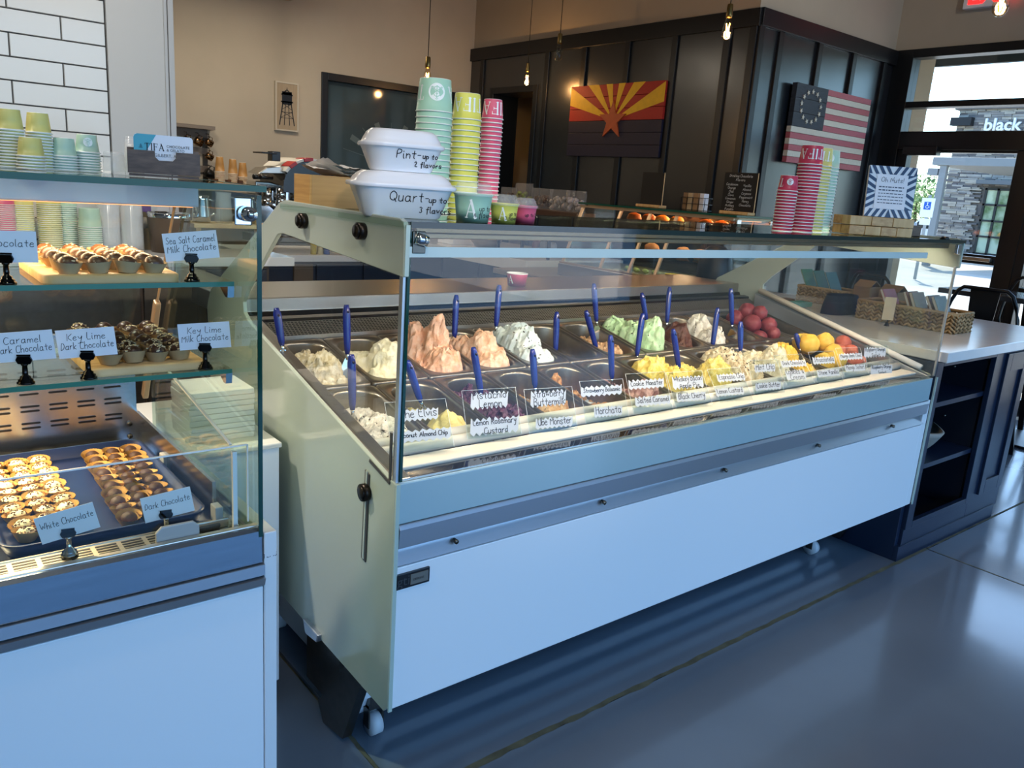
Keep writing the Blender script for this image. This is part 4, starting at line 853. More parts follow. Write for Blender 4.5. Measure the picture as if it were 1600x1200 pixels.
# white cabinet and wrapped stack in the gap between the two cases
wc = thing('white_cabinet', 'narrow white cabinet standing in the gap between the two cases', 'cabinet', (.73,2.2,0))
MB().box((.60,1.985,.06),(.838,2.5,.775)).build('body', WHITE, wc, .003)
MB().box((.595,1.975,.775),(.842,2.51,.79)).build('top', mt('white_top','#e4e2dc',.3), wc, .004)
MB().box((.62,2.0,0),(.82,2.45,.06)).build('plinth', BLK, wc)
for k in range(9):
    o = MB().box((.628,2.06,.0),(.80,2.22,.0145)).build('paper_box', mt('wrapped_white','#e6e1dc',.6,bump=.4,bscale=60), None, .002, origin=(.714,2.14,.0))
    o.location.z = .79+.0152*k; o.rotation_euler.z = RD((k*37%5-2)*.8)
    tag(o, f"flat white paper packet on the white cabinet, {['lowest','second','third','fourth','fifth','sixth','seventh','eighth','topmost'][k]}{' from below' if 0<k<8 else ''} in the stack", 'packet', 'white packets stacked on the cabinet')
# ================================================================ cups, tubs and signs on the cases
def C_(n,h,**k): return mt(n,h,.4,spec=.4,**k)
CW = {'mint':C_('cup_mint','#a9d4bd'),'yellow':C_('cup_yellow','#e3de6a'),'pink':C_('cup_pink','#e0607f'),'red':C_('cup_red','#c23a55'),'straw':C_('cup_straw','#d8cf7c'),'sage':C_('cup_sage','#b5d3bd'),'kraft':C_('cup_kraft','#a77d48'),'rim':C_('cup_rim','#eef0ea')}
PRT = mt('cup_print','#f2f6f2',.4)
CLRC = plastic('clear_cup_plastic',.2)
cup_me = {}
def cup_mesh(col, r0, r1, h, pitch, n=24):
    """inverted paper cup: base (r0) up at h, rolled white rim at the bottom"""
    key = (col,r0,r1,h)
    if key not in cup_me:
        t = .0012
        prof = [(r1-.0022,.0),(r1+.0012,.0003),(r1+.0022,.0015),(r1+.0012,.0030),(r1-.0003,.0034),(r0+(r1-r0)*.5,h*.5),(r0,h-.001),(r0-.001,h),(r0-.003,h),(r0-.0035,h-.004),(0,h-.004)]
        cup_me[key] = MB().lathe(prof,n=n,close=False,m_of=[1,1,1,1,0,0,1,1,0,0]).mesh('paper_cup',[CW[col],CW['rim']])
    return cup_me[key]
def wrap(r0, r1, h, z_of, ang, flip=False):
    """maps writing (u right, v up) onto the side of an inverted cup; flip prints upside down"""
    def P(u, v):
        if flip: u, v = -u, -v
        z = z_of+v; r = r1+(r0-r1)*z/h+.0005; a = ang+u/r
        return (r*cos(a), r*sin(a), z)
    return P
def emblem(m, P, R_):
    n = 28; vs = [P(0,0)]+[P(R_*cos(2*pi*k/n),R_*sin(2*pi*k/n)) for k in range(n)]
    m._add(vs,[(0,1+k,1+(k+1)%n) for k in range(n)])
def emblem_lines(m, P, R_):
    s = R_/10; L = [("0,-7 0,7",.7),("-3,4 -4,2 -3,0 0,-1 3,-3 3,-5 0,-6.5",.7),("3,4 4,2 3,0 0,-1 -3,-3 -3,-5 0,-6.5",.7),("-3,4 0,6 3,4",.6),("-6,-4 -4,-3 -4,-5 -6,-6 -7,-5 -5,-5",.5),("6,-4 4,-3 4,-5 6,-6 7,-5 5,-5",.5),("-1.5,7.5 0,8.5 1.5,7.5",.6),("-1.5,2 1.5,2",.5)]
    ink(m, [([tuple(float(c)*s for c in p.split(',')) for p in st.split()], w*s*1.3) for st,w in L], P, step=R_*.25)
def face_cam(x, y): return atan2(-y,-x)
def stack(x, y, z, n, col, r0, r1, h, pitch, where, group, lean=(0,0), prints=None, colname=None):
    me = cup_mesh(col,r0,r1,h,pitch)
    R = random.Random(int(x*1000+y*77)); cn = colname or col
    for k in range(n):
        o = link('paper_cup', me); o.location = (x+lean[0]*k+R.uniform(-.0006,.0006), y+lean[1]*k, z+pitch*k); top = n-1-k
        w = 'topmost' if top == 0 else ('bottom one' if k == 0 else ORD[top]+' from top')
        tag(o, f"{cn} cup, {w} {where}", 'cup', group)
        if top == 0 and prints:
            a = face_cam(x,y)
            for kind, da, zz, s in prints:
                P = wrap(r0,r1,h,zz,a+RD(da),flip=True)
                if kind == 'emblem':
                    m = MB(); emblem(m,P,s); e = link('emblem', m.mesh('emblem',PRT), o)
                    m = MB(); emblem_lines(m, (lambda PP: (lambda u,v: tuple(V(PP(u,v))*1.0+V((cos(a+RD(da)),sin(a+RD(da)),0))*.0004)))(P), s); link('monogram', m.mesh('monogram', CW[col]), e)
                else:
                    m = MB(); ink(m, serif_strokes(kind,s), lambda u,v,P=P,s=s: P(u,v-s/2), step=.004); link('lettering', m.mesh('lettering',PRT), o)
TZ = 1.4175
stack(1.200,1.85,TZ,18,'mint',.0405,.0470,.082,.0150,'of the tall mint stack behind the white tubs','mint cups in the tall stack',prints=[('emblem',6,.048,.0215),('TIFA',-102,.045,.036),('TIFA',114,.045,.036)])
stack(1.303,1.85,TZ,18,'yellow',.0335,.0395,.068,.0145,'of the yellow stack between mint and pink','yellow cups in the tall stack',prints=[('TIFA',8,.038,.034)])
stack(1.388,1.85,TZ,24,'pink',.0245,.0295,.052,.0112,'of the pink stack behind the lidded samples','pink cups in the tall stack',prints=[('TIFA',25,.028,.032)])
stack(2.487,1.62,TZ-.001,14,'red',.0285,.0330,.052,.0103,'of the shorter red stack at the right','red cups in the shorter stack',prints=[('emblem',10,.031,.011),('TIFA',-95,.027,.026)])
stack(2.602,1.62,TZ-.001,22,'red',.0350,.0405,.064,.0109,'of the tallest red stack at the right','red cups in the tallest stack',prints=[('TIFA',5,.035,.032)])
stack(2.705,1.645,TZ-.001,22,'straw',.0350,.0405,.064,.0109,'of the straw yellow stack right of red','straw yellow cups in the right stack',prints=[('TIFA',-10,.035,.032)],colname='straw yellow')
stack(2.800,1.672,TZ-.001,22,'sage',.0350,.0405,.064,.0109,'of the sage green stack behind the patterned frame','sage green cups in the right stack',prints=[('emblem',5,.035,.016)],colname='sage green')
# small cups along the top of the truffle case
LZ = 1.4725
stack(.185,1.68,LZ,12,'pink',.0155,.0195,.036,.0054,'of the little pink stack at the left edge','little pink cups on the left case')
stack(.222,1.66,LZ,13,'straw',.0165,.0205,.036,.0051,'of the tall straw stack second from left edge','straw cups in the left tall stack',colname='small straw yellow')
stack(.270,1.70,LZ,13,'straw',.0165,.0205,.036,.0051,'of the tall straw stack beside the mint cups','straw cups in the second tall stack',colname='small straw yellow')
stack(.243,1.615,LZ,5,'straw',.0165,.0205,.033,.0050,'of the low straw stack in front','straw cups in the low stack',colname='small straw yellow')
stack(.310,1.70,LZ,6,'sage',.0165,.0205,.034,.0048,'of the shorter mint stack on the left case','small mint cups in the short stack',colname='small mint')
stack(.350,1.71,LZ,8,'sage',.0165,.0205,.034,.0048,'of the taller mint stack on the left case','small mint cups in the taller stack',prints=[('emblem',5,.02,.008)],colname='small mint')
cc = MB().lathe([(.0200,0),(.0205,.002),(.0175,.035),(.0165,.036),(0,.036)],n=24,close=False).mesh('clear_cup',CLRC)
for k in range(2):
    o = link('clear_cup', cc); o.location = (.392,1.70,LZ+.004*k); tag(o,f"short clear plastic cup right of the mint stack, {'upper' if k else 'lower'} one",'cup','clear cups on the left case')
cc2 = MB().lathe([(.0165,0),(.017,.002),(.0145,.042),(0,.042)],n=24,close=False).mesh('clear_cup',CLRC)
for k in range(7):
    o = link('clear_cup', cc2); o.location = (.418,1.66,LZ+.0045*k); tag(o,f"clear plastic cup beside the card holder, {'topmost' if k==6 else (ORD[6-k]+' from the top' if k else 'bottom one')} in its stack",'cup','clear cups on the left case')
# gift card holder with a rounded card
ch = thing('card_holder', 'walnut card holder with a rounded teal and white shop card', 'holder', (.445,1.585,LZ))
m = MB(); ux, nn = V((cos(RD(-14)),sin(RD(-14)),0)), V((sin(RD(-14)),-cos(RD(-14)),0)); c = V((.447,1.575,LZ))
def slab(m, c, ux, nn, poly, t):
    vs = [c+ux*x+V((0,0,z))+nn*q for q in (t/2,-t/2) for x,z in poly]; n = len(poly)
    m._add(vs,[tuple(range(n)),tuple(range(n,2*n))[::-1]]+[(i,i+n,(i+1)%n+n,(i+1)%n) for i in range(n)])
slab(m, c+nn*.014, ux, nn, [(-.06,.006),(.06,.006),(.06,.046),(.02,.046),(.02,.036),(.014,.030),(-.009,.030),(-.015,.036),(-.015,.046),(-.06,.046)], .005)
m.build('front', WALNUT, ch, .0006)
m = MB(); slab(m, c-nn*.014, ux, nn, [(-.06,.006),(.06,.006),(.06,.050),(-.06,.050)], .005); m.build('back', WALNUT, ch)
m = MB()
for s_ in (-1,1): m.bar(c+ux*(.0575*s_)+nn*.012+V((0,0,.026)), c+ux*(.0575*s_)-nn*.012+V((0,0,.026)), .005,.04)
m.bar(c-ux*.058+V((0,0,.003)), c+ux*.058+V((0,0,.003)),.03,.004); m.build('ends', WALNUT, ch)
def rr(w, h, r, n=5):
    return [(cx+r*cos(RD(a0+90*k/n)),cz+r*sin(RD(a0+90*k/n))) for cx,cz,a0 in ((w/2-r,h-r,0),(-w/2+r,h-r,90),(-w/2+r,r,180),(w/2-r,r,270)) for k in range(n+1)]
gcard = thing('shop_card', 'white and teal rounded shop card standing in the walnut holder', 'card', tuple(c+V((0,0,.012))))
m = MB(); slab(m, c+nn*.006+V((0,0,.012)), ux, nn, rr(.098,.062,.006), .001); m.build('card', CARD, gcard)
m = MB(); 
q = [(-.049,.019),(-.049,.056),(-.047,.060),(-.043,.062),(-.012,.062),(-.028,.034),(-.040,.019)]
slab(m, c+nn*.0066+V((0,0,.012)), ux, nn, q, .0004); m.build('teal_corner', mt('teal_print','#4fa9bd',.5), gcard)
m = MB(); P = plane_map(c+nn*.0069+V((0,0,.012)), ux, V((0,0,1)), .0002)
ink(m, [([(x-.0150,y+.0350) for x,y in p],w) for p,w in serif_strokes('TIFA',.0118)], P); m.build('lettering', PEND, gcard, fix=False)
font_mesh('lettering','CHOCOLATE\n& GELATO', .0064, tuple(c+nn*.0069+V((0,0,.0532))+ux*.0045), tuple(ux), (0,0,1), PEND, gcard)
font_mesh('lettering','GILBERT, AZ', .0075, tuple(c+nn*.0069+V((0,0,.0365))-ux*.016), tuple(ux), (0,0,1), mt('grey_ink','#5a5f66',.6), gcard)
m = MB(); P2 = lambda u,v: P(u-.0375,v+.041); m.cur = 0; emblem_lines(m, P2, .0048); m.build('monogram', PEND, gcard, fix=False)
# white tubs
def tub(x, y, z, rz, w, l, h, lid, txt, label, seed):
    o = local(thing('takeout_tub', label, 'tub', (x,y,z), rz))
    rings_mesh([ring(w*.70,l*.62,.03,.0),ring(w*.74,l*.66,.035,.003),ring(w*.93,l*.93,.045,h-.004),ring(w*.96,l*.96,.045,h)],False).build('bowl', WPLAST, o)
    m = rings_mesh([ring(w*.70,l*.62,.03,.0005),ring(.02,.02,.005,.0005)],False); m.build('foot', WPLAST, o)
    rings_mesh([ring(w*1.0,l*1.0,.05,h-.002),ring(w*1.02,l*1.02,.05,h+.003),ring(w*1.0,l*1.0,.05,h+.007),ring(w*.93,l*.93,.045,h+.009),ring(w*.90,l*.90,.045,h+.016),ring(w*.82,l*.80,.04,h+lid*.8),ring(w*.74,l*.70,.04,h+lid*.97),ring(w*.5,l*.45,.03,h+lid)]).build('lid', mt('white_lid','#e4e5ec',.2), o)
    m = MB(); sl = (l*.93-l*.66)/2/(h-.007)
    for (t, u0, v0, s) in txt:
        for st,w_ in pen_strokes(t, s, .0019, seed=seed, sp=2.2, slant=.02):
            ink(m, [([(px+u0,py+v0) for px,py in st], w_)], lambda u,v: (u, -(l*.66/2+sl*(v-.003))-.0007, v), step=.01)
    m.build('lettering', PEND, o, fix=False)
tub(.958,1.60,TZ,RD(-20),.232,.165,.066,.032,[('Quart-',.006,.037,.021),('up to',.069,.037,.013),('3 flavors',.066,.014,.013)],'large white takeout tub marked quart on the glass top',3)
tub(.955,1.60,TZ+.0985,RD(-20),.182,.140,.052,.036,[('Pint-',.006,.028,.018),('up to',.053,.030,.011),('2 flavors',.050,.012,.011)],'smaller white takeout tub marked pint stacked on the quart tub',8)
# lidded sample cups
def sample(x, y, r0, r1, h, lid, col, let, txt, label):
    o = local(thing('sample_cup', label, 'cup', (x,y,TZ), 0, 'lidded sample cups'))
    MB().lathe([(0,.003),(r0-.002,.003),(r0,.0),(r0+(r1-r0)*.5,h*.5),(r1,h-.004),(r1+.002,h-.002),(r1+.002,h)],n=28,close=False).build('cup', CW[col], o)
    MB().lathe([(r1+.003,h-.005),(r1+.004,h),(r1+.001,h+.002),(r1-.001,h+.006),(r1-.005,h+lid-.003),(r1-.008,h+lid),(0,h+lid)],n=28,close=False).build('clear_lid', CLRC, o)
    a = face_cam(x,y); m = MB(); P = lambda u,v,da: ((r0+(r1-r0)*v/h+.0006)*cos(a+RD(da)+u/r1),(r0+(r1-r0)*v/h+.0006)*sin(a+RD(da)+u/r1),v)
    ink(m, [([(px,py+h*.16) for px,py in p],w) for p,w in serif_strokes(let,h*.62)], lambda u,v: P(u,v,-4), step=.004); m.build('serif_letter', PRT, o, fix=False)
    m = MB()
    for li,t in enumerate(txt):
        ink(m, [([(px,py+h*(.42-.24*li)) for px,py in p],w) for p,w in pen_strokes(t,h*.19,.0013,seed=4,slant=.0)], lambda u,v: P(u,v,46), step=.004)
    m.build('lettering', PEND, o, fix=False)
sample(1.090,1.505,.036,.043,.062,.024,'mint','A',['up to','4 flavors'],'mint green lidded sample cup by the white tubs')
sample(1.180,1.505,.0275,.0325,.045,.020,'yellow','A',['up to','3 flavors'],'yellow lidded sample cup between mint and pink')
sample(1.247,1.51,.0235,.0275,.042,.018,'pink','',['up to 2 f'],'pink lidded sample cup at the right of the three')
# napkin box with paper
nb = thing('napkin_box', 'bamboo napkin box behind the white tubs', 'box', (.96,1.93,TZ))
BAMB = mt('bamboo','#a8814e',.5,col2='#b8925c',scale=6,stretch=(1,1,14),sharp=(.3,.7))
for y in (1.90,1.985): MB().box((.885,y,TZ),(1.03,y+.006,TZ+.078)).build('long_side', BAMB, nb, .001)
for x in (.879,1.03): MB().box((x,1.90,TZ),(x+.006,1.991,TZ+.078)).build('short_side', mt('bamboo_light','#b98a4a',.5,col2='#c99a58',scale=6,stretch=(1,1,14)), nb, .001)
MB().box((.886,1.906,TZ+.001),(1.029,1.985,TZ+.006)).build('bottom', BAMB, nb)
for k in range(4):
    m = MB(); R = random.Random(k)
    m.grid(lambda a,b: (.893+.15*a+.012*k, 1.905+.08*b, TZ+.080+.005*k+.009*sin(a*6+k+2*b)*(1-a)+.012*(1-a)**2*(1+.4*k)+R.uniform(-.002,.002)), 18, 6)
    tag(m.build('paper_napkin', mt('tissue','#e6e1dc',.8), None, origin=(.98,1.94,TZ+.08), fix=False), f"crumpled white paper sheet on the napkin box, {['lowest','second','third','topmost'][k]} of four", 'napkin', 'white paper sheets on the napkin box')
# wooden block crate, frame, card holder and board at the right end
wb = thing('block_riser', 'low riser of pale wood blocks under the patterned frame', 'riser', (2.955,1.545,TZ))
ux = V((cos(RD(-30)),sin(RD(-30)),0)); uy_ = V((-ux.y,ux.x,0)); R = random.Random(2)
for lay in range(2):
    for r in range(2):
        for k in range(4 if lay == 0 else 3):
            L_ = .062 if lay == 0 else .084
            p = V((2.955,1.545,TZ+.018+.034*lay))+ux*((k-(1.5 if lay == 0 else 1))*(L_+.0015))+uy_*((r-.5)*.06)
            m = MB(); m.bar(p-ux*L_/2, p+ux*L_/2, .056, .032); m.build('wood_block', [WOOD,OAK][(k+lay+r)%2], wb, .002)
fr = thing('photo_frame', 'navy and white striped frame holding an allergy notice', 'frame', (3.0,1.53,TZ+.07))
yaw = RD(-44); fx = V((cos(yaw),sin(yaw),0)); fn = V((sin(yaw),-cos(yaw),0)); fz = (V((0,0,1))-fn*.12).normalized(); fnn = fx.cross(fz)
FC = V((3.005,1.520,TZ+.069)); FWd, FHt, B = .172, .186, .030
m = MB(); vs = [FC+fx*sx*FWd/2+fz*(FHt*sy)+fnn*t for t in (0,-.014) for sx,sy in ((-1,0),(1,0),(1,1),(-1,1))]
m._add(vs,[(0,1,2,3),(7,6,5,4),(0,4,5,1),(1,5,6,2),(2,6,7,3),(3,7,4,0)]); m.build('frame', mt('frame_white','#dfe4ea',.3), fr, .001)
m = MB(); P = plane_map(FC, fx, fz, .0012)
def chev(x0,x1,y0,y1,vert,sg):
    n = int((y1-y0 if vert else x1-x0)/.0125)
    for k in range(n+1):
        if k%2: continue
        s = k*.0125; e = s+.0125
        if vert:
            yy = y0+s; q = [(x0,yy),(x1,yy+sg*B*.6),(x1,yy+.0125+sg*B*.6),(x0,yy+.0125)]
            q = [(x,min(max(y,y0),y1)) for x,y in q]
        else:
            xx = x0+s; q = [(xx,y0),(xx+.0125,y0),(xx+.0125+sg*B*.6,y1),(xx+sg*B*.6,y1)]
            q = [(min(max(x,x0),x1),y) for x,y in q]
        m._add([P(*p) for p in q],[(0,1,2,3)])
hw_, hh_ = FWd/2, FHt
for s0,s1,vert in ((-hw_,-hw_+B,1),(hw_-B,hw_,1)):
    chev(s0,s1,B,hh_/2,1,(-1 if s0 < 0 else 1)*-1); chev(s0,s1,hh_/2,hh_-B,1,(1 if s0 < 0 else -1)*-1)
for y0,y1,sg in ((0,B,1),(hh_-B,hh_,-1)):
    chev(-hw_,0,y0,y1,0,sg); chev(0,hw_,y0,y1,0,-sg)
m.build('navy_stripes', mt('frame_navy','#1d3358',.35), fr, fix=False)
m = MB(); P0 = plane_map(FC, fx, fz, .0018); m._add([P0(-hw_+B,B),P0(hw_-B,B),P0(hw_-B,hh_-B),P0(-hw_+B,hh_-B)],[(0,1,2,3)]); nt = m.build('notice', CARD, fr, fix=False)
m = MB(); P0 = plane_map(FC, fx, fz, .0024)
ink(m, [([(x,y+.128) for x,y in p],w) for p,w in pen_strokes('Oh Nuts!',.017,.0016,seed=5,sp=1.8)], P0)
R = random.Random(9)
for k in range(6):
    y = .108-.0115*k; x = -.045
    while x < .042:
        l_ = R.uniform(.005,.014); m._add([P0(x,y),P0(min(x+l_,.045),y),P0(min(x+l_,.045),y+(.0042 if k < 2 else .003)),P0(x,y+(.0042 if k < 2 else .003))],[(0,1,2,3)]); x += l_+.003
m.build('lettering', mt('notice_ink','#4a5468',.6), nt, fix=False)
m = MB(); m.bar(FC+fz*.10-fnn*.014, FC-fnn*.07+V((0,0,.001)), .05,.004); m.build('easel_leg', WALNUT, fr)
h2 = thing('business_card_holder', 'small brown card holder with pale cards right of the frame', 'holder', (3.27,1.55,TZ))
MB().box((3.215,1.53,TZ),(3.315,1.536,TZ+.045)).box((3.215,1.57,TZ),(3.315,1.576,TZ+.05)).box((3.215,1.53,TZ),(3.315,1.576,TZ+.005)).build('tray', WALNUT, h2, .001)
for k in range(3):
    m = MB(); c_ = V((3.265,1.542+.009*k,TZ+.005)); slab(m, c_, V((1,0,0)), V((0,-1,0)), rr(.06,.05+.004*k,.004), .0012)
    o = m.build('business_card', [CARD,mt('teal_print','#4fa9bd'),CARD][k], None, origin=tuple(c_)); tag(o, ['front white business card in the small brown holder','teal business card in the small brown holder','rear white business card in the small brown holder'][k], 'card', 'cards in the small brown holder')
st_ = thing('menu_plaque', 'tall thin grey green plaque on a wood foot beside the card holder', 'sign', (3.39,1.66,TZ))
m = MB(); p0 = V((3.39,1.65,TZ+.012)); ex_ = V((cos(RD(-38)),sin(RD(-38)),0)); m.bar(p0, p0+V((0.012,.01,.235)), .062, .006, tuple(ex_)); 
m.v = []; m.f = []; m.mi = []; m.sm = []
nn2 = V((ex_.y,-ex_.x,0)); slab(m, p0, ex_, nn2, [(-.031,0),(.031,0),(.031,.235),(-.031,.235)], .006); m.build('plaque', mt('plaque_grey','#7f8b82',.4), st_, .001)
m = MB()
for k,t in enumerate(('Mix','Taster','Bowl')):
    ink(m, [([(x,y+.19-.07*k) for x,y in p],w) for p,w in pen_strokes(t,.018,.0014,seed=k)], plane_map(p0+nn2*.0032,ex_,V((0,0,1)),.0004))
m.build('lettering', mt('chalk','#c9d2cc',.7), st_, fix=False)
MB().box((3.355,1.635,TZ),(3.425,1.675,TZ+.014)).build('foot', WOOD, st_, .002)
# pink paper cup on the service shelf
pk = MB().lathe([(0,.003),(.034,.003),(.036,0),(.044,.05),(.0455,.052),(.044,.0535),(.0425,.05),(.035,.006),(0,.006)],n=28,close=False,m_of=[0,0,0,1,1,1,1,1]).mesh('paper_bowl',[CW['pink'],CW['rim']])
o = link('paper_bowl', pk); o.location = (2.13,2.60,1.1025); tag(o,'pink paper bowl standing alone on the steel service shelf','cup')
m = MB(); a = face_cam(2.13,2.6); ink(m, [([(x,y+.012) for x,y in p],w) for p,w in serif_strokes('A',.03)], lambda u,v:((.0362+.008*v/.05+.0006)*cos(a-RD(38)+u/.04),(.0362+.008*v/.05+.0006)*sin(a-RD(38)+u/.04),v), step=.004); link('serif_letter', m.mesh('serif_letter',PRT), o)
# ================================================================ counter on the right
cb = thing('counter_cabinet', 'navy counter end cabinet with open shelves beside the gelato case', 'cabinet', (4.0,1.9,0))
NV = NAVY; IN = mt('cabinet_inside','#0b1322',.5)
m = MB()
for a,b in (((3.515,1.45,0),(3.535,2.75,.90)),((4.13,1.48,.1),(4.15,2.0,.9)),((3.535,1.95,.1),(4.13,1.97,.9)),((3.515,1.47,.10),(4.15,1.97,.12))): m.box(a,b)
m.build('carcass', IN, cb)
m = MB().box((3.500,1.442,.145),(3.56,1.465,.905)).box((4.115,1.442,.145),(4.155,1.465,.905)).box((3.56,1.442,.885),(4.115,1.465,.905)).box((3.56,1.442,.145),(4.115,1.465,.175)); m.build('face_frame', NV, cb, .002)
MB().box((3.50,1.448,.06),(4.154,1.47,.1445)).box((4.155,1.448,.06),(4.54,1.47,.904)).build('face_panel', NV, cb, .002)
for z in (.415,.70): MB().box((3.535,1.468,z-.011),(4.13,1.95,z+.011)).build('shelf', NV, cb, .001)
MB().box((4.245,1.436,.17),(4.30,1.449,.89)).box((4.46,1.436,.17),(4.52,1.449,.89)).box((4.30,1.436,.17),(4.46,1.449,.24)).box((4.30,1.436,.80),(4.46,1.449,.89)).build('shaker_panel', NV, cb, .002)
MB().box((4.15,1.49,.06),(4.535,2.75,.905)).box((3.50,2.0,.06),(4.15,2.75,.90)).build('body', NV, cb)
MB().box((3.47,1.442,0),(4.50,1.462,.07)).box((3.47,1.462,0),(3.50,2.75,.30)).box((4.48,1.462,0),(4.50,2.75,.07)).build('toe_board', NV, cb, .002)
for z in (.30,.55,.80): MB().tube([(4.128,1.62,z),(4.122,1.62,z)],.004,8).build('shelf_pin', STEEL, cb)
ct = MB().box((3.53,1.42,.906),(4.98,2.78,.950)); o = ct.build('countertop', QUARTZ, None, .003, origin=(4.2,2.2,.906)); tag(o,'white quartz countertop over the navy counter cabinet','countertop')
bw_ = MB(); R = random.Random(1)
def bowl_fn(a,b):
    r = .17*(.35+.65*a); t = 2*pi*b; e = 1+.18*cos(2*t); return (3.80+r*e*cos(t), 1.66+.8*r*sin(t)/e, .427+.115*a**1.8)
bw_.grid(bowl_fn, 10, 40); bw_.box((3.76,1.62,.426),(3.84,1.70,.432))
o = bw_.build('wooden_bowl', mt('grey_driftwood','#9a948a',.6,var=.12,scale=9,stretch=(1,6,6)), None, origin=(3.80,1.66,.426), fix=False); sd = o.modifiers.new('thick','SOLIDIFY'); sd.thickness = .012; sd.offset = -1
tag(o,'weathered grey boat-shaped wooden bowl on the navy cabinet shelf','bowl')
# woven baskets
WV = [mt('woven_a','#a58a63',.75,var=.18,scale=40,stretch=(1,1,6)), mt('woven_b','#8c7350',.75,var=.18,scale=40,stretch=(1,1,6))]
def basket(x0,x1,y0,y1,z,h,label,rot=0):
    o = thing('woven_basket', label, 'basket', ((x0+x1)/2,(y0+y1)/2,z)); m = MB().box((x0+.01,y0+.01,z),(x1-.01,y1-.01,z+.008)).box((x0+.008,y0+.008,z),(x0+.014,y1-.008,z+h-.01)).box((x1-.014,y0+.008,z),(x1-.008,y1-.008,z+h-.01)).box((x0+.008,y0+.008,z),(x1-.008,y0+.014,z+h-.01)).box((x0+.008,y1-.014,z),(x1-.008,y1-.008,z+h-.01)); m.build('lining', WV[1], o)
    m = MB(); R = random.Random(3)
    def side(p,q):
        p,q = V(p),V(q); L_ = (q-p).length; n = int(L_/.020); d = (q-p)/n; out = V((d.y,-d.x,0)).normalized()
        for r in range(5):
            for k in range(n):
                c = p+d*(k+.5)+V((0,0,h*(r+.5)/5)); t = d.normalized()*.011+V((0,0,(.012 if (k)%2 else -.012)*h/.1)); 
                m.cur = R.randrange(2); m.tube([c-t,c-t*.4+out*.005,c+t*.4+out*.005,c+t],[.003,.0065,.0065,.003],5)
    side((x0,y1,z),(x0,y0,z)); side((x0,y0,z),(x1,y0,z)); side((x1,y0,z),(x1,y1,z)); side((x1,y1,z),(x0,y1,z))
    w = m.build('weave', WV, o, fix=False); tag(w, kind='stuff')
    MB().tube([(x0,y0,z+h),(x1,y0,z+h),(x1,y1,z+h),(x0,y1,z+h)],.009,8,closed=True).build('rim', WV[0], o)
CZ = .9505
basket(4.13,4.33,1.665,2.165,CZ,.095,'long woven seagrass basket of books at the counter edge')
basket(4.44,4.62,2.40,2.72,CZ,.09,'small woven seagrass basket of green cards at the back')
def book(p, w, h, t, lean, hexc, label, yaw=0):
    p = V(p); o = thing('book', label, 'book', p); u = V((sin(yaw),cos(yaw),0)); up = V((0,-sin(lean),cos(lean))) if yaw == 0 else V((0,0,1)); n = V((1,0,0))
    d = V((0,cos(lean),sin(lean)))
    m = MB(); a = p; 
    vs = [a+n*x+up*z+d*y for y in (0,t) for x,z in ((-w/2,0),(w/2,0),(w/2,h),(-w/2,h))]
    m._add(vs,[(0,1,2,3),(7,6,5,4),(0,4,5,1),(1,5,6,2),(2,6,7,3),(3,7,4,0)]); m.build('cover', mt('book'+hexc,hexc,.45), o, .001)
    vs = [a+n*x+up*z+d*y for y in (.003,t-.003) for x,z in ((-w/2-.0008,.004),(w/2-.004,.004),(w/2-.004,h+.0008),(-w/2-.0008,h+.0008))]
    m = MB(); m._add(vs,[(0,1,2,3),(7,6,5,4),(0,4,5,1),(1,5,6,2),(2,6,7,3),(3,7,4,0)]); m.build('pages', mt('book_pages','#cfc6b4',.8), o)
for k,(y,hc,lb,ln) in enumerate(((1.98,'#a4474c','thin red book leaning at the left of the seagrass basket',-.5),(1.865,'#8a5a3c','brown book leaning left in the seagrass basket middle',-.45),(1.835,'#8b7a63','tan book leaning behind the brown one in the basket',-.45),(1.745,'#6d5b46','olive brown book near the right of the basket',-.5),(1.715,'#6f7d7a','grey green book, rightmost in the seagrass basket',-.5))):
    book((4.23,y,CZ+.012),.13,.175,.016,ln,hc,lb)
for k,(y,hc,lb) in enumerate(((2.64,'#4f7f52','bright green card booklet leaning in the small basket'),(2.56,'#3f6a50','mid green card booklet in the small basket'),(2.48,'#2f5a58','dark teal card booklet in the small basket'))):
    book((4.53,y,CZ+.012),.12,.20,.008,-.5,hc,lb)
# kraft boxes, black bag, clear tray, small card stand
KR = mt('kraft_board','#8b6b45',.8,var=.06,scale=20)
def carton(a,b,label,mm=KR,name='carton'):
    o = thing(name, label, 'box', ((a[0]+b[0])/2,(a[1]+b[1])/2,a[2])); MB().box(a,b).build('body', mm, o, .003)
    z = b[2]; MB().prism([(a[0],z),((a[0]+b[0])/2,z+.035),(b[0],z),(b[0]-.004,z),((a[0]+b[0])/2,z+.031),(a[0]+.004,z)],'y',a[1],b[1]).build('flap', mm, o)
carton((4.42,2.26,CZ),(4.54,2.36,CZ+.14),'plain kraft carton standing behind the long basket, left one')
carton((4.46,2.12,CZ),(4.58,2.23,CZ+.13),'plain kraft carton standing behind the long basket, right one')
bgm = MB(); bgm.grid(lambda a,b:(4.20+.16*cos(2*pi*a)*(1-.2*b*b), 2.30+.075*sin(2*pi*a)*(1-.2*b*b)+.006*sin(9*a*pi), CZ+.10*b), 32, 6)
bgm._add([(4.34+0,2.30,CZ+.1)],[]); o = bgm.build('fabric_bag', mt('navy_fabric','#141a2a',.9,var=.1,scale=40), None, origin=(4.2,2.3,CZ), fix=False); tag(o,'low black fabric pouch left of the long seagrass basket','bag')
tr_ = thing('clear_tray', 'clear plastic tray with teal packet on the far counter', 'tray', (4.1,2.55,CZ))
rings_mesh([ring(.30,.22,.03,.0),ring(.36,.28,.04,.05),ring(.37,.29,.04,.05)],True).build('tray', CLRC, local(tr_))
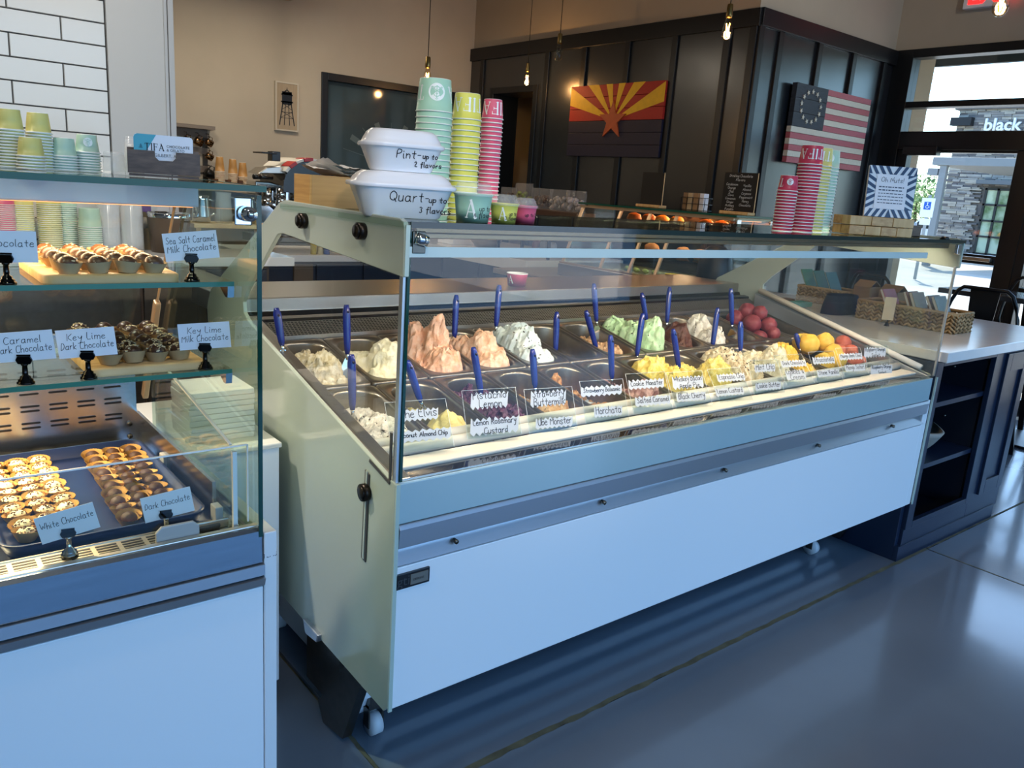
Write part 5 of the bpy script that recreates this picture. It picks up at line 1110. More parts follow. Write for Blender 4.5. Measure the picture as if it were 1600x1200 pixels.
tr_.location = (4.12,2.55,CZ)
o = MB().box((4.10,2.48,CZ+.0045),(4.22,2.56,CZ+.03)).build('teal_packet', mt('teal_packet','#5fb3ab',.6), None, .003, origin=(4.16,2.52,CZ+.0045)); tag(o,'teal packet lying in the clear plastic tray','packet')
o = MB().box((4.02,2.58,CZ+.0045),(4.20,2.65,CZ+.035)).build('brown_packet', mt('brown_packet','#8a6238',.6), None, .003, origin=(4.1,2.6,CZ+.0045)); tag(o,'brown packet lying in the clear plastic tray','packet')
cs = thing('price_stand', 'blank cream card on a tiny wire clip before the seagrass basket', 'card', (4.02,1.94,CZ))
MB().tube([(4.02,1.94,CZ),(4.02,1.94,CZ+.02)],[.014,.003],12).tube([(4.02,1.94,CZ+.02),(4.02,1.94,CZ+.045)],.0022,6).build('clip_stand', BLK, cs)
m = MB(); slab(m, V((4.018,1.94,CZ+.03)), V((.62,-.78,0)).normalized(), V((-.78,-.62,0)).normalized(), [(-.027,0),(.027,0),(.027,.115),(-.027,.115)], .001); m.build('card', mt('cream_card','#cdb48f',.6), cs)
# tables and chairs by the glazed wall
TBL = mt('dark_table','#2a2a2c',.2,coat=.4)
def table(x,y,w,l,label):
    o = thing('cafe_table', label, 'table', (x,y,0)); MB().box((x-w/2,y-l/2,.975),(x+w/2,y+l/2,1.01)).build('table_top', TBL, o, .003)
    MB().tube([(x,y,.02),(x,y,.975)],.035,14).build('pedestal', BLK, o); MB().box((x-.25,y-.25,0),(x+.25,y+.25,.02)).build('foot_plate', BLK, o, .004)
table(6.33,1.85,.54,1.5,'tall dark cafe table by the glazed wall beyond the white counter')
CHB = mt('black_chair_metal','#0c0d10',.28,.3)
def stool():
    o = local(thing('metal_stool','', 'stool', (0,0,0), 0, 'tall black metal stools'))
    MB().prism([(-.18,-.18),(.18,-.18),(.17,.18),(-.17,.18)],'z',.685,.70).build('seat', CHB, o, .004)
    for sx in (-1,1):
        for sy in (-1,1): MB().bar((sx*.23,sy*.23,0),(sx*.15,sy*.15,.685),.035,.018,(0,1,0)).build('leg', CHB, o)
    for z in (.28,):
        q = .20; MB().tube([(-q,-q,z),(q,-q,z),(q,q,z),(-q,q,z)],.009,6,closed=True).build('foot_ring', CHB, o)
    pts = []
    for k in range(17):
        a = pi*k/16; pts.append((-.22*cos(a), .17+.04*sin(a), .76+.33*min(1,sin(a)*1.3)))
    MB().tube([(-.2,.16,.69)]+pts+[(.2,.16,.69)],.012,8).build('back_hoop', CHB, o)
    MB().prism([(-.06,.70),(.06,.70),(.085,1.08),(-.085,1.08)],'y',.19,.197).build('back_splat', CHB, o)
    return o
st0 = stool(); lab = ['tall black stool with hooped back nearest the white counter','tall black stool partly hidden behind the seagrass basket','tall black stool on the window side of the tall table']
for k,(x,y,a) in enumerate(((5.62,2.06,95),(5.55,2.68,70),(6.88,2.30,-90))):
    o = st0 if k == 0 else copy_tree(st0); o.location = (x,y,0); o.rotation_euler = (0,0,RD(a)); o['label'] = lab[k]
# ================================================================ things on the walls
def plank_sign(name, label, O, ux, W_, H_, n): pass
# flag of Arizona on planks (black side wall, facing -x)
af = thing('plank_flag', 'wooden plank flag with red and yellow rays and copper star', 'flag', (5.14,5.13,2.1))
y0, y1, z0, z1 = 5.695, 4.585, 1.812, 2.411; T_ = 5.145; Wf, Hf = y0-y1, z1-z0
cols_f = {'r':mt('flag_red','#a8221c',.6,var=.15,scale=20,stretch=(1,2,12)),'y':mt('flag_yellow','#e8b81c',.55,var=.06,scale=20),'n':mt('flag_navy','#141432',.6,var=.25,scale=14,stretch=(1,2,12)),'c':mt('flag_copper','#b4532a',.5,var=.08,scale=20)}
for k in range(6):
    za, zb = z0+Hf*k/6, z0+Hf*(k+1)/6
    MB().box((T_,y1,za+.0015),(5.168,y0,zb-.0015)).build('plank', cols_f['n' if k < 3 else 'r'], af, .002)
def clip_poly(poly, xmin,xmax,ymin,ymax):
    for ax,lim,sg in ((0,xmin,1),(0,xmax,-1),(1,ymin,1),(1,ymax,-1)):
        out = []
        for i in range(len(poly)):
            a,b = poly[i],poly[(i+1)%len(poly)]; ia = sg*(a[ax]-lim)>=0; ib = sg*(b[ax]-lim)>=0
            if ia: out.append(a)
            if ia != ib:
                t = (lim-a[ax])/(b[ax]-a[ax]); out.append(tuple(a[i_]+t*(b[i_]-a[i_]) for i_ in (0,1)))
        poly = out
        if not poly: return []
    return poly
PA = plane_map((T_,(y0+y1)/2,(z0+z1)/2),(0,-1,0),(0,0,1),.0012)
for k in range(13):
    if k%2 == 0: continue
    a0, a1 = RD(180*k/13), RD(180*(k+1)/13); q = clip_poly([(0,0),(2*cos(a0),2*sin(a0)),(2*cos(a1),2*sin(a1))],-Wf/2,Wf/2,0,Hf/2)
    m = MB(); n = len(q); P1 = plane_map((T_,(y0+y1)/2,(z0+z1)/2),(0,-1,0),(0,0,1),0)
    m._add([PA(*p) for p in q]+[P1(*p) for p in q],[tuple(range(n))]+[(i,i+n,(i+1)%n+n,(i+1)%n) for i in range(n)]); m.build('ray', cols_f['y'], af)
m = MB(); st5 = []
for k in range(10):
    r = (.165 if k%2 == 0 else .065); a = RD(90+36*k); st5.append((r*cos(a),r*sin(a)))
P2, P3 = plane_map((T_,(y0+y1)/2,(z0+z1)/2),(0,-1,0),(0,0,1),.014), P1
m._add([P2(*p) for p in st5]+[P3(*p) for p in st5]+[P2(0,0)],[(20,k,(k+1)%10) for k in range(10)]+[(i,i+10,(i+1)%10+10,(i+1)%10) for i in range(10)]); m.build('star', cols_f['c'], af)
# striped flag on planks (black end wall, facing -y)
uf = thing('plank_flag', 'wooden plank flag with red and white stripes and star ring', 'flag', (6.23,3.74,2.1))
x0, x1, z0, z1 = 5.675, 6.785, 1.835, 2.421; T_ = 3.745; Wf, Hf = x1-x0, z1-z0
UR = mt('flag_rose','#b8616a',.6,var=.1,scale=18,stretch=(12,1,2)); UW = mt('flag_cream','#d9d4c6',.6,var=.07,scale=18,stretch=(12,1,2),bump=.2); UN = mt('flag_slate','#2e3540',.6,var=.3,scale=16,stretch=(1,1,14),bump=.3)
for k in range(13):
    za, zb = z0+Hf*k/13, z0+Hf*(k+1)/13
    MB().box((x0 if k < 6 else x0+.44,T_-.0004*(k%3),za+.001),(x1,3.785,zb-.001)).build('stripe', UW if k%2 else UR, uf, .0015)
for k in range(3):
    za, zb = z0+Hf*6/13, z1; d = (zb-za)/3; MB().box((x0,T_-.003,za+d*k+.001),(x0+.438,3.785,za+d*(k+1)-.001)).build('canton_plank', UN, uf, .0015)
cx_, cz_ = x0+.22, (z0+Hf*6/13+z1)/2
for k in range(13):
    a = 2*pi*k/13+pi/2; c = (cx_+.135*cos(a), cz_+.112*sin(a)); m = MB(); P4 = plane_map((c[0],T_-.003,c[1]),(1,0,0),(0,0,1),.006); P5 = plane_map((c[0],T_-.003,c[1]),(1,0,0),(0,0,1),0)
    s5 = [((.021 if q%2 == 0 else .0085)*cos(RD(90+36*q)+a-pi/2),(.021 if q%2 == 0 else .0085)*sin(RD(90+36*q)+a-pi/2)) for q in range(10)]
    m._add([P4(*p) for p in s5]+[P5(*p) for p in s5]+[P4(0,0)],[(20,q,(q+1)%10) for q in range(10)]+[(i,i+10,(i+1)%10+10,(i+1)%10) for i in range(10)]); m.build('star', UW, uf)
# water tower picture on the back wall
wt = thing('tower_picture', 'small wood picture of a black water tower on the beige wall', 'picture', (3.15,7.31,2.06))
a,b,c,d = 3.055,3.25,1.865,2.262
MB().box((a,7.30,c),(b,7.33,d)).build('board', mt('picture_wood','#a08d74',.7,col2='#ad9a80',scale=6,stretch=(14,1,1),sharp=(.3,.7)), wt)
MB().box((a-.012,7.295,c-.012),(a,7.33,d+.012)).box((b,7.295,c-.012),(b+.012,7.33,d+.012)).box((a,7.295,c-.012),(b,7.33,c)).box((a,7.295,d),(b,7.33,d+.012)).build('frame', mt('picture_frame','#c6bdac',.6), wt)
m = MB(); P6 = plane_map(((a+b)/2,7.2995,c),(1,0,0),(0,0,1),.0004); S = [([(-.07,.04),(-.038,.235)],.010),([(.07,.04),(.038,.235)],.010),([(-.025,.04),(-.014,.235)],.007),([(.025,.04),(.014,.235)],.007),([(-.062,.10),(.05,.16)],.004),([(.062,.10),(-.05,.16)],.004),([(-.052,.17),(.04,.225)],.004),([(.052,.17),(-.04,.225)],.004),([(-.056,.15),(.056,.15)],.005),([(-.06,.10),(.06,.10)],.004),([(-.055,.24),(.055,.24)],.012),([(0,.245),(0,.30)],.095),([(-.05,.30),(0,.345),(.05,.30)],.012),([(-.03,.31),(.03,.31)],.02),([(0,.345),(0,.362)],.006)]
ink(m, S, P6); m.build('tower_print', BLK, wt, fix=False)
# bulbs on cords
def bulb(x,y,z,lit,label):
    o = thing('pendant_bulb', label, 'lamp', (x,y,z), 0, 'bare bulbs on black cords')
    MB().tube([(x,y,z+.155),(x,y,4.0)],.003,6).build('cord', BLK, o)
    MB().tube([(x,y,4.0),(x,y,3.97)],.05,16).build('ceiling_rose', BLK, o)
    MB().lathe([(.014,.160),(.017,.155),(.019,.10),(.017,.085),(.0,.085)],(x,y,z),16,close=False).build('socket', mt('aged_brass','#8a7448',.3,1), o)
    MB().lathe([(.013,.085),(.016,.07),(.028,.03),(.031,.0),(.027,-.022),(.014,-.036),(0,-.039)],(x,y,z),18,close=False).build('glass_bulb', glass('bulb_glass','#fff3e0' if lit else '#f0efe8') if not lit else glass('bulb_glass_lit','#fff0d8'), o)
    pts = []
    for k in range(13): pts.append((x+.010*cos(k*pi/2+.3),y+.010*sin(k*pi/2+.3),z+(.055 if k%2 else -.015)))
    MB().tube(pts,.0025,5).build('filament', mt('filament_hot','#ffb45a',.5,emit='#ffb050',es=70) if lit else mt('filament_cold','#8a8078',.4,.8), o)
    if lit: lamp('bulb_light','POINT',(x,y,z),7,(1,.62,.28),parent=o,rad=.03)
bulb(3.151,4.965,2.16,True,'bare bulb hidden behind the tall mint cup stack, only socket showing')
bulb(4.878,6.013,2.434,True,'lit bare bulb hanging low before the passage opening')
bulb(4.356,5.002,2.505,False,'unlit clear bulb hanging right of the lit passage bulb')
bulb(4.081,3.209,2.455,True,'lit bare bulb hanging near the corner of the black wall')
bulb(3.637,1.532,2.33,True,'lit bare bulb at the top right over the counter')
rs = thing('restroom_sign', 'small restroom sign with white pictograms in the dark passage', 'sign', (6.12,7.0,1.62))
MB().box((6.115,6.93,1.50),(6.13,7.20,1.78)).build('plate', mt('sign_dark','#15151f',.5), rs)
m = MB(); P = plane_map((6.115,7.07,1.66),(0,-1,0),(0,0,1),.001)
for u in (-.085,-.025): ink(m,[([(u,-.06),(u,.04)],.026),([(u-.003,.065),(u+.003,.065)],.022)],P)
ink(m,[([(.04,.06),(.045,.0),(.085,.0),(.10,-.05)],.014),([(.03,.02),(.015,-.02),(.035,-.06),(.08,-.055)],.01)],P); m.build('pictograms', PRT, rs, fix=False)
# ================================================================ back counters and what stands on them
DKW = mt('dark_panel','#2a221d',.35,col2='#3a2f27',scale=3,stretch=(10,1,1),sharp=(.3,.7))
bc = thing('back_counter', 'back counter with dark doors under the tiled wall', 'cabinet', (.3,4.1,0))
MB().box((-2.9,3.92,.08),(1.60,4.28,1.034)).build('body', mt('brown_body','#4b3f35',.5), bc)
for k in range(6):
    x = -1.9+.58*k
    if x+.56 > 1.6: break
    MB().box((x,3.90,.12),(x+.565,3.92,1.02)).build('door', DKW if k < 4 else STEELD, bc, .003)
MB().box((1.28,3.895,.1),(1.58,3.92,1.02)).build('end_door', NAVY, bc, .003)
MB().box((-2.9,3.95,0),(1.58,4.25,.08)).build('plinth', BLK, bc)
o = MB().box((-2.95,3.865,1.036),(1.712,4.285,1.08)).build('countertop', QUARTZ, None, .003, origin=(0,4.1,1.036)); tag(o,'white slab countertop in front of the tiled wall','countertop')
stack(.50,4.12,1.0805,24,'pink',.040,.046,.08,.0085,'of the pink stack under the tiles','pink cups on the back counter',colname='dusky pink')
stack(.572,4.16,1.0805,23,'straw',.044,.050,.085,.0088,'of the wider straw stack under the tiles','straw cups on the back counter, left stack',colname='pale straw')
stack(.680,4.15,1.0805,24,'straw',.042,.048,.085,.0088,'of the straw stack by the sage under the tiles','straw cups on the back counter, right stack',colname='pale straw')
stack(.760,4.19,1.0805,22,'sage',.034,.040,.075,.0092,'of the rear sage stack under the tiles','sage cups on the back counter, rear stack',colname='sage green')
stack(.832,4.10,1.0805,13,'sage',.042,.048,.085,.0092,'of the front sage stack under the tiles','sage cups on the back counter, front stack',colname='sage green')
clm = MB().lathe([(.050,0),(.0515,.002),(.050,.004),(.044,.09),(.042,.091),(0,.091)],n=24,close=False).mesh('clear_cup',CLRC)
for s_,(x,y,n) in enumerate(((.925,4.16,20),(1.02,4.14,20))):
    for k in range(n):
        o = link('clear_cup', clm); o.location = (x,y,1.0805+.0088*k)
        tag(o, f"large clear cup, {'topmost' if k==n-1 else (ORD[n-1-k]+' from top' if k else 'bottom one')} of the {'left' if s_==0 else 'right'} clear stack under the tiles",'cup','large clear cups stacked on the back counter')
bk_ = thing('steel_bucket', 'brown tapered bin with a bright steel rim on the back counter', 'bin', (1.18,4.12,1.08))
MB().lathe([(0,.002),(.078,.002),(.082,0),(.098,.165)],(1.18,4.11,1.0803),32,close=False).build('body', mt('bin_taupe','#6d5c4c',.4,.3), bk_)
MB().lathe([(.0985,.165),(.100,.185),(.097,.187),(.095,.165),(.0,.09)],(1.18,4.11,1.0803),32,close=False).build('rim', CHROME, bk_)
cx = thing('tea_carton', 'small olive carton with a round picture behind the bin', 'box', (1.10,4.22,1.08))
MB().box((1.055,4.20,1.0803),(1.125,4.25,1.29)).build('body', mt('carton_olive','#7a6a50',.6), cx, .001)
MB().box((1.056,4.1985,1.262),(1.124,4.2,1.288)).build('purple_band', mt('band_purple','#6a4a86',.6), cx); MB().tube([(1.09,4.199,1.21),(1.09,4.2,1.21)],.028,20).build('picture', mt('picture_grey','#b8aea0',.6), cx)
wt2 = thing('wooden_stand', 'low pale wooden stand with jugs at the end of the tiled counter', 'stand', (1.45,4.1,1.08))
MB().box((1.27,4.02,1.205),(1.68,4.24,1.225)).build('board', OAK, wt2, .003)
for x in (1.30,1.65): MB().box((x-.012,4.05,1.0803),(x+.012,4.21,1.205)).build('foot', OAK, wt2)
for k,(x,hh,mm,lb) in enumerate(((1.34,.13,CHROME,'steel jug on the wooden stand, left one'),(1.45,.15,CLRC,'clear plastic jug in the middle of the wooden stand'),(1.57,.13,CHROME,'steel jug on the wooden stand, right one'))):
    o = local(thing('jug', lb, 'jug', (x,4.13,1.2255), 0, 'jugs on the wooden stand'))
    MB().lathe([(0,.002),(.040,.002),(.042,.0),(.045,.03),(.036,hh-.02),(.040,hh),(.038,hh),(.034,hh-.02),(.042,.03),(0,.006)],n=24,close=False).build('body', mm, o, fix=False)
    MB().tube([(.036,0,hh*.85),(.07,0,hh*.8),(.072,0,hh*.35),(.043,0,hh*.25)],.005,7).build('handle', mm, o)
# raised ledge with brown cups
ld = thing('raised_ledge', 'pale raised ledge along the rear wall carrying brown cups', 'shelf', (2.2,6.7,0))
MB().box((1.5,6.45,1.31),(2.62,7.0,1.352)).build('top', mt('ledge_top','#c8bda8',.5), ld, .003)
MB().box((1.55,6.5,0),(2.58,6.95,1.31)).build('base', mt('ledge_base','#5b5148',.6), ld)
for s_,(x,n,nm) in enumerate(((2.30,11,'tallest left'),(2.405,10,'middle'),(2.485,8,'lowest right'))):
    stack(x,6.62,1.353,n,'kraft',.026,.038,.115,.0105,f'of the {nm} brown stack on the ledge',f'brown cups on the ledge, {nm} stack',colname='plain brown')
for k,x in enumerate((2.25,2.352,2.447,2.535)):
    o = MB().box((x-.018,6.56,1.3525),(x+.018,6.60,1.40)).build('cup_divider', mt('divider_brown','#4a2d20',.5), None, .002, origin=(x,6.58,1.3525)); tag(o, f"small dark brown block between brown cup stacks, {['leftmost','second from left','third from left','rightmost'][k]}",'block','dark divider blocks on the ledge')
rk = thing('mug_rack', 'grey wooden wall rack with hooks for metal mugs', 'rack', (2.3,7.31,1.6))
RW = mt('grey_wood','#7a7067',.7,var=.1,scale=9,stretch=(1,12,12))
MB().box((2.0,7.20,1.795),(2.47,7.33,1.825)).build('shelf', RW, rk); MB().box((2.0,7.31,1.73),(2.44,7.33,1.795)).build('upper_rail', RW, rk); MB().box((2.0,7.31,1.59),(2.44,7.33,1.645)).build('lower_rail', RW, rk); MB().box((2.40,7.315,1.34),(2.44,7.33,1.80)).build('stile', mt('dark_stile','#3b3733',.6), rk); MB().box((2.0,7.31,1.44),(2.44,7.33,1.495)).build('bottom_rail', RW, rk)
MUGM = mt('copper_mug','#8a6a4a',.12,1); mg = []
def mug(x,z,label,mm,sc=1):
    o = thing('metal_mug', label, 'mug', (x,7.25,z), 0, 'mugs hanging on the rack'); local(o)
    T = Matrix.Rotation(RD(115),4,'Y') @ Matrix.Scale(sc,4)
    m = MB(); m.T = T; m.lathe([(0,-.03),(.028,-.03),(.032,-.02),(.032,.035),(.030,.035),(.029,-.018),(0,-.02)],n=20,close=False); m.build('body', mm, o, fix=False)
    m = MB(); m.T = T; m.tube([(-.03,0,.02),(-.055,0,.012),(-.055,0,-.012),(-.03,0,-.018)],.004,6); m.build('handle', mm, o)
    MB().tube([(0,.07,.075),(0,.0,.07),(0,-.01,.055),(0,.0,.045)],.004,6).build('hook', BLK, o)
for x,z,lb,mm,sc in ((2.245,1.69,'copper mug hanging first on the upper rail',MUGM,1),(2.34,1.69,'copper mug hanging in the middle of the upper rail',MUGM,1),(2.43,1.69,'copper mug hanging last on the upper rail',MUGM,.9),(2.43,1.575,'copper mug hanging on the lower rail',MUGM,.9),(2.43,1.43,'black mug hanging at the bottom of the rack',BLK,1.25)): mug(x,z,lb,mm,sc)
# espresso counter and machine
ec = thing('espresso_counter', 'navy counter behind the aisle carrying the espresso machine', 'cabinet', (2.8,5.6,0))
MB().box((2.05,5.25,.90),(3.25,6.0,.945)).build('top', QUARTZ, ec, .003); MB().box((2.08,5.29,.08),(3.22,5.96,.90)).build('body', NAVY, ec); MB().box((2.1,5.33,0),(3.2,5.94,.08)).build('plinth', BLK, ec)
for k in range(2): MB().box((2.50+.37*k,5.27,.12),(2.85+.37*k,5.29,.88)).build('door', NAVY, ec, .003)
MB().box((2.33,5.268,.1),(2.47,5.29,.88)).build('filler', mt('taupe','#5c5044',.6), ec)
em = thing('espresso_machine', 'chrome and black espresso machine with red trim on its hood', 'machine', (2.40,5.5,.945))
MB().box((2.16,5.36,1.0),(2.66,5.78,1.06)).box((2.16,5.36,1.06),(2.66,5.40,1.12)).build('drip_base', STEELD, em, .006)
MB().box((2.20,5.62,1.06),(2.64,5.80,1.42)).build('back_body', CHROME, em, .01)
def arc(r, a0, a1, n=16): return [(2.50-.20*r*cos(RD(a0+(a1-a0)*k/n)), 1.40+.175*r*sin(RD(a0+(a1-a0)*k/n))) for k in range(n+1)]
MB().prism(arc(1,0,180)+[(2.70,1.34),(2.30,1.36)],'y',5.38,5.80).build('hood', mt('black_gloss','#17171a'), em)
MB().prism(arc(1.01,30,128)+arc(1.12,128,30),'y',5.37,5.81).build('white_band', mt('hood_white','#e9e6dc',.2), em, .004)
for a0,a1 in ((42,58),(74,92)): MB().prism(arc(1.0,a0,a1,5)+arc(1.14,a1,a0,5),'y',5.36,5.50).build('red_badge', mt('badge_red','#b81f22',.3), em, .003)
for x in (2.20,2.30,2.44,2.56):
    MB().tube([(x,5.42,1.30),(x,5.42,1.38)],.034,16).tube([(x,5.42,1.26),(x,5.42,1.30)],.038,16).build('group_head', CHROME, em)
    MB().tube([(x,5.39,1.275),(x-.02,5.24,1.255)],[.010,.014],10).build('handle', BLK, em)
MB().tube([(2.13,5.36,1.45),(2.22,5.38,1.45)],.014,12).tube([(2.08,5.35,1.45),(2.13,5.36,1.45)],.017,12).build('steam_knob', BLK, em)
MB().prism([(2.14,1.47),(2.20,1.515),(2.30,1.53),(2.34,1.48)],'y',5.42,5.62).build('side_hood', STEEL, em, .006)
MB().box((2.27,5.5,1.56),(2.33,5.58,1.625)).box((2.18,5.46,1.605),(2.29,5.62,1.615)).build('hopper_lid', BLK, em, .003)
for k,(x,hc) in enumerate(((2.50,'#c9b23a'),(2.55,'#d8cfa8'),(2.60,'#2d5fb0'))):
    o = MB().lathe([(0,0),(.022,0),(.022,.13),(.010,.17),(.010,.20),(0,.20)],(x,5.20 if False else 5.33,.9455),14,close=False).build('syrup_bottle', mt('syrup'+hc,hc,.25), None, origin=(x,5.33,.9455)); tag(o, f"{['yellow','cream','blue'][k]} topped syrup bottle before the espresso machine",'bottle','syrup bottles by the espresso machine')
# side counter along the black wall and the pastry case on it
sc_ = thing('side_counter', 'navy counter along the black wall under the pastry case', 'cabinet', (4.5,5.0,0))
MB().box((4.06,4.865,.86),(5.16,7.2,.95)).build('top', QUARTZ, sc_, .003); MB().box((4.10,3.0,.06),(5.16,7.2,.858)).build('body', NAVY, sc_)
for k in range(4): MB().box((4.08,4.95+.56*k,.1),(4.10,5.48+.56*k,.87)).build('door', NAVY, sc_, .003)
MB().box((3.74,2.995,.86),(5.12,4.86,.899)).build('lower_top', mt('taupe_top','#8d8275',.4), sc_, .003)
mcz = .90
mc = thing('pastry_case', 'slant backed glass pastry case of muffins before the black wall', 'display case', (4.45,3.9,mcz))
Y0, Y1 = 3.06, 4.42; slant = lambda z: 4.02+.40*(z-.98)
MB().box((4.0,Y0,mcz),(4.62,Y1,.985)).build('base', STEEL, mc, .004)
MB().box((4.60,Y0,.985),(4.612,Y1,1.41)).build('front_glass', CLEAR, mc)
for y in (Y0,Y1-.008): MB().prism([(slant(.985),.985),(4.60,.985),(4.60,1.41),(slant(1.41),1.41)],'y',y,y+.008).build('end_glass', CLEAR, mc)
tp = MB().box((slant(1.41)-.02,Y0-.02,1.415),(4.62,Y1+.02,1.427)).build('top_glass', CLEAR2, mc); MB().box((slant(1.41)-.023,Y0-.02,1.4145),(slant(1.41)-.02,Y1+.02,1.4275)).box((slant(1.41)-.02,Y0-.023,1.4145),(4.62,Y0-.02,1.4275)).build('edge', mt('green_glass_edge','#2f6f5c'), tp)
FRM = mt('tan_frame','#b39a7d')
m = MB()
for y in (Y0+.45,Y0+.68,Y1-.02,Y0+.95):
    m.bar((slant(.99),y,.99),(slant(1.405),y,1.405),.022,.012)
m.bar((slant(1.40),Y0,1.40),(slant(1.40),Y1,1.40),.03,.014).bar((slant(.99),Y0,.99),(slant(.99),Y1,.99),.03,.014); m.build('door_frame', FRM, mc)
MB().box((4.24,Y0+.01,1.395),(4.58,Y1-.01,1.412)).build('lamp_housing', FRM, mc); MB().box((4.30,Y0+.05,1.391),(4.54,Y1-.05,1.395)).build('lamp_diffuser', mt('case_lamp2','#fff0d0'), mc)
lamp('pastry_case_light','AREA',(4.42,3.75,1.388),7,(1,.72,.42),(0,0,RD(90)),1.2,.1,parent=mc)
MB().box((slant(1.31)+.03,Y0+.02,1.305),(4.58,Y1-.02,1.313)).build('glass_shelf', CLEAR2, mc); MB().box((slant(1.12)+.03,Y0+.02,1.112),(4.58,Y1-.02,1.12)).build('glass_shelf', CLEAR2, mc)
for y in (Y0+.02,): MB().box((slant(1.41)+.01,y-.03,1.33),(slant(1.41)+.05,y-.02,1.40)).box((4.55,y-.03,1.33),(4.59,y-.02,1.40)).build('glass_clamp', CHROME, mc)
MUF = [mt('muffin_gold','#c99446',.8,var=.12,scale=40,bump=.3), mt('muffin_brown','#8a5228',.8,var=.15,scale=40,bump=.3), mt('muffin_dark','#2c1a12',.8,var=.15,scale=40,bump=.3), mt('croissant','#b9753a',.7,var=.12,scale=40)]
def muffin(x,y,z,c,label,r=.052,flat=.72):
    o = thing('muffin', label, 'pastry', (x,y,z), 0, 'pastries in the slant backed case'); local(o); m = MB(); b = MB().ball((0,0,0),1,20,12); R = random.Random(int(y*100))
    for p in b.v:
        p = V(p); k = 1+.12*noise.fractal(p*2+V((y*9,0,0)),1,2,4); m.v.append((p.x*r*k,p.y*r*k,.034+p.z*r*k*flat))
    m.f = list(b.f); m.mi = [0]*len(b.f); m.sm = [True]*len(b.f); m.build('top', MUF[c], o, fix=False)
    MB().lathe([(0,.0),(r*.66,.0),(r*.9,.032)],n=32,close=False,mod=pleat).build('paper_case', BRN, o, fix=False)
for k,(x,y,z,c,lb) in enumerate(((4.33,4.02,1.3135,1,'brown crusted muffin on the top shelf, leftmost in the pastry case'),(4.34,3.89,1.3135,1,'brown muffin just left of the golden muffins'),(4.33,3.76,1.3135,0,'golden muffin, left of the pair in the pastry case'),(4.33,3.63,1.3135,0,'golden muffin, right of the pair in the pastry case'),(4.33,3.38,1.3135,3,'orange brown pastry right of the golden muffins'),(4.34,3.27,1.3135,3,'orange brown pastry beside the dark muffin'),(4.34,3.16,1.3135,2,'dark chocolate muffin at the right end of the top shelf'),(4.30,3.80,1.1205,3,'tan pastry on the middle shelf, left one'),(4.30,3.52,1.1205,3,'tan pastry on the middle shelf, middle one'),(4.30,3.38,1.1205,3,'tan pastry on the middle shelf, right one'))): muffin(x,y,z,c,lb)
tr = MB().box((4.10,3.55,.987),(4.40,3.95,.995)).build('cake_tray', mt('tray_grey','#8d8f8f',.4,.5), None, .003, origin=(4.25,3.75,.987)); tag(tr,'flat grey tray in the bottom of the pastry case','tray')
R = random.Random(6)
for k in range(8):
    y = 3.60+.042*k; o = MB().ball((0,0,0),.018,12,8,(1,1,.8)).build('green_macaron', mt('pistachio','#b9cf8a',.7), None, origin=(0,0,0)); o.location = (4.14+.035*(k%2),y,.995+.0144); tag(o, f"pale green bite-size sweet on the grey pastry tray, {nth[k]} from the right",'sweet','pale green sweets on the grey tray')
o = MB().box((4.03,3.12,.9855),(4.16,3.5,1.01)).build('cutting_board', WOOD, None, .003, origin=(4.1,3.3,.9855)); tag(o,'pale wood board on the near end of the pastry case base','board')
o = MB().box((4.045,3.34,1.0105),(4.11,3.44,1.03)).build('yellow_sponge', mt('sponge_yellow','#d8c832',.8), None, .004, origin=(4.08,3.39,1.0105)); tag(o,'yellow sponge lying on the pale wood board','sponge')
m = MB().lathe([(0,.0),(.10,.0),(.104,.01),(.10,.12),(.085,.19),(.05,.225),(0,.235)],(3.88,2.93,1.02),32,close=False); o = m.build('black_dome', mt('black_dome','#141416',.45), None, origin=(3.88,2.93,1.02)); tag(o,'black rounded dome cover at the near end of the pastry case','cover')
o = MB().box((3.77,2.82,.90),(3.99,3.04,1.019)).build('dome_stand', mt('black_gloss','#17171a'), None, .004, origin=(3.88,2.93,.90)); tag(o,'low black stand under the rounded dome cover','stand')
o = MB().box((3.74,2.80,.0),(4.62,2.99,.899)).build('end_cabinet', NAVY, None, .004, origin=(4.3,2.8,0)); tag(o,'navy end cabinet below the black dome cover','cabinet')
# mixing bowl and carton on the side counter
m = MB().lathe([(0,.002),(.06,.002),(.065,0),(.13,.06),(.155,.10),(.158,.10),(.15,.09),(.06,.008),(0,.008)],(4.35,5.78,.9505),36,close=False); o = m.build('mixing_bowl', STEEL, None, origin=(4.35,5.78,.9505)); tag(o,'steel mixing bowl on the counter along the black wall','bowl')
o = MB().box((4.25,6.15,.9505),(4.5,6.4,1.06)).build('white_box', WPLAST, None, .004, origin=(4.37,6.27,.9505)); tag(o,'plain white box behind the steel mixing bowl','box')
for k,(y,hc) in enumerate(((5.32,'#7a4a35'),(5.22,'#9a9a98'),(5.12,'#8b8d90'))):
    o = MB().lathe([(0,0),(.04,0),(.04,.10),(.03,.12),(0,.125)],(4.55,y,.9505),18,close=False).build('jar', mt('jar'+hc,hc,.3), None, origin=(4.55,y,.9505)); tag(o, f"{['brown','light grey','blue grey'][k]} jar standing right of the mixing bowl",'jar','jars on the side counter')
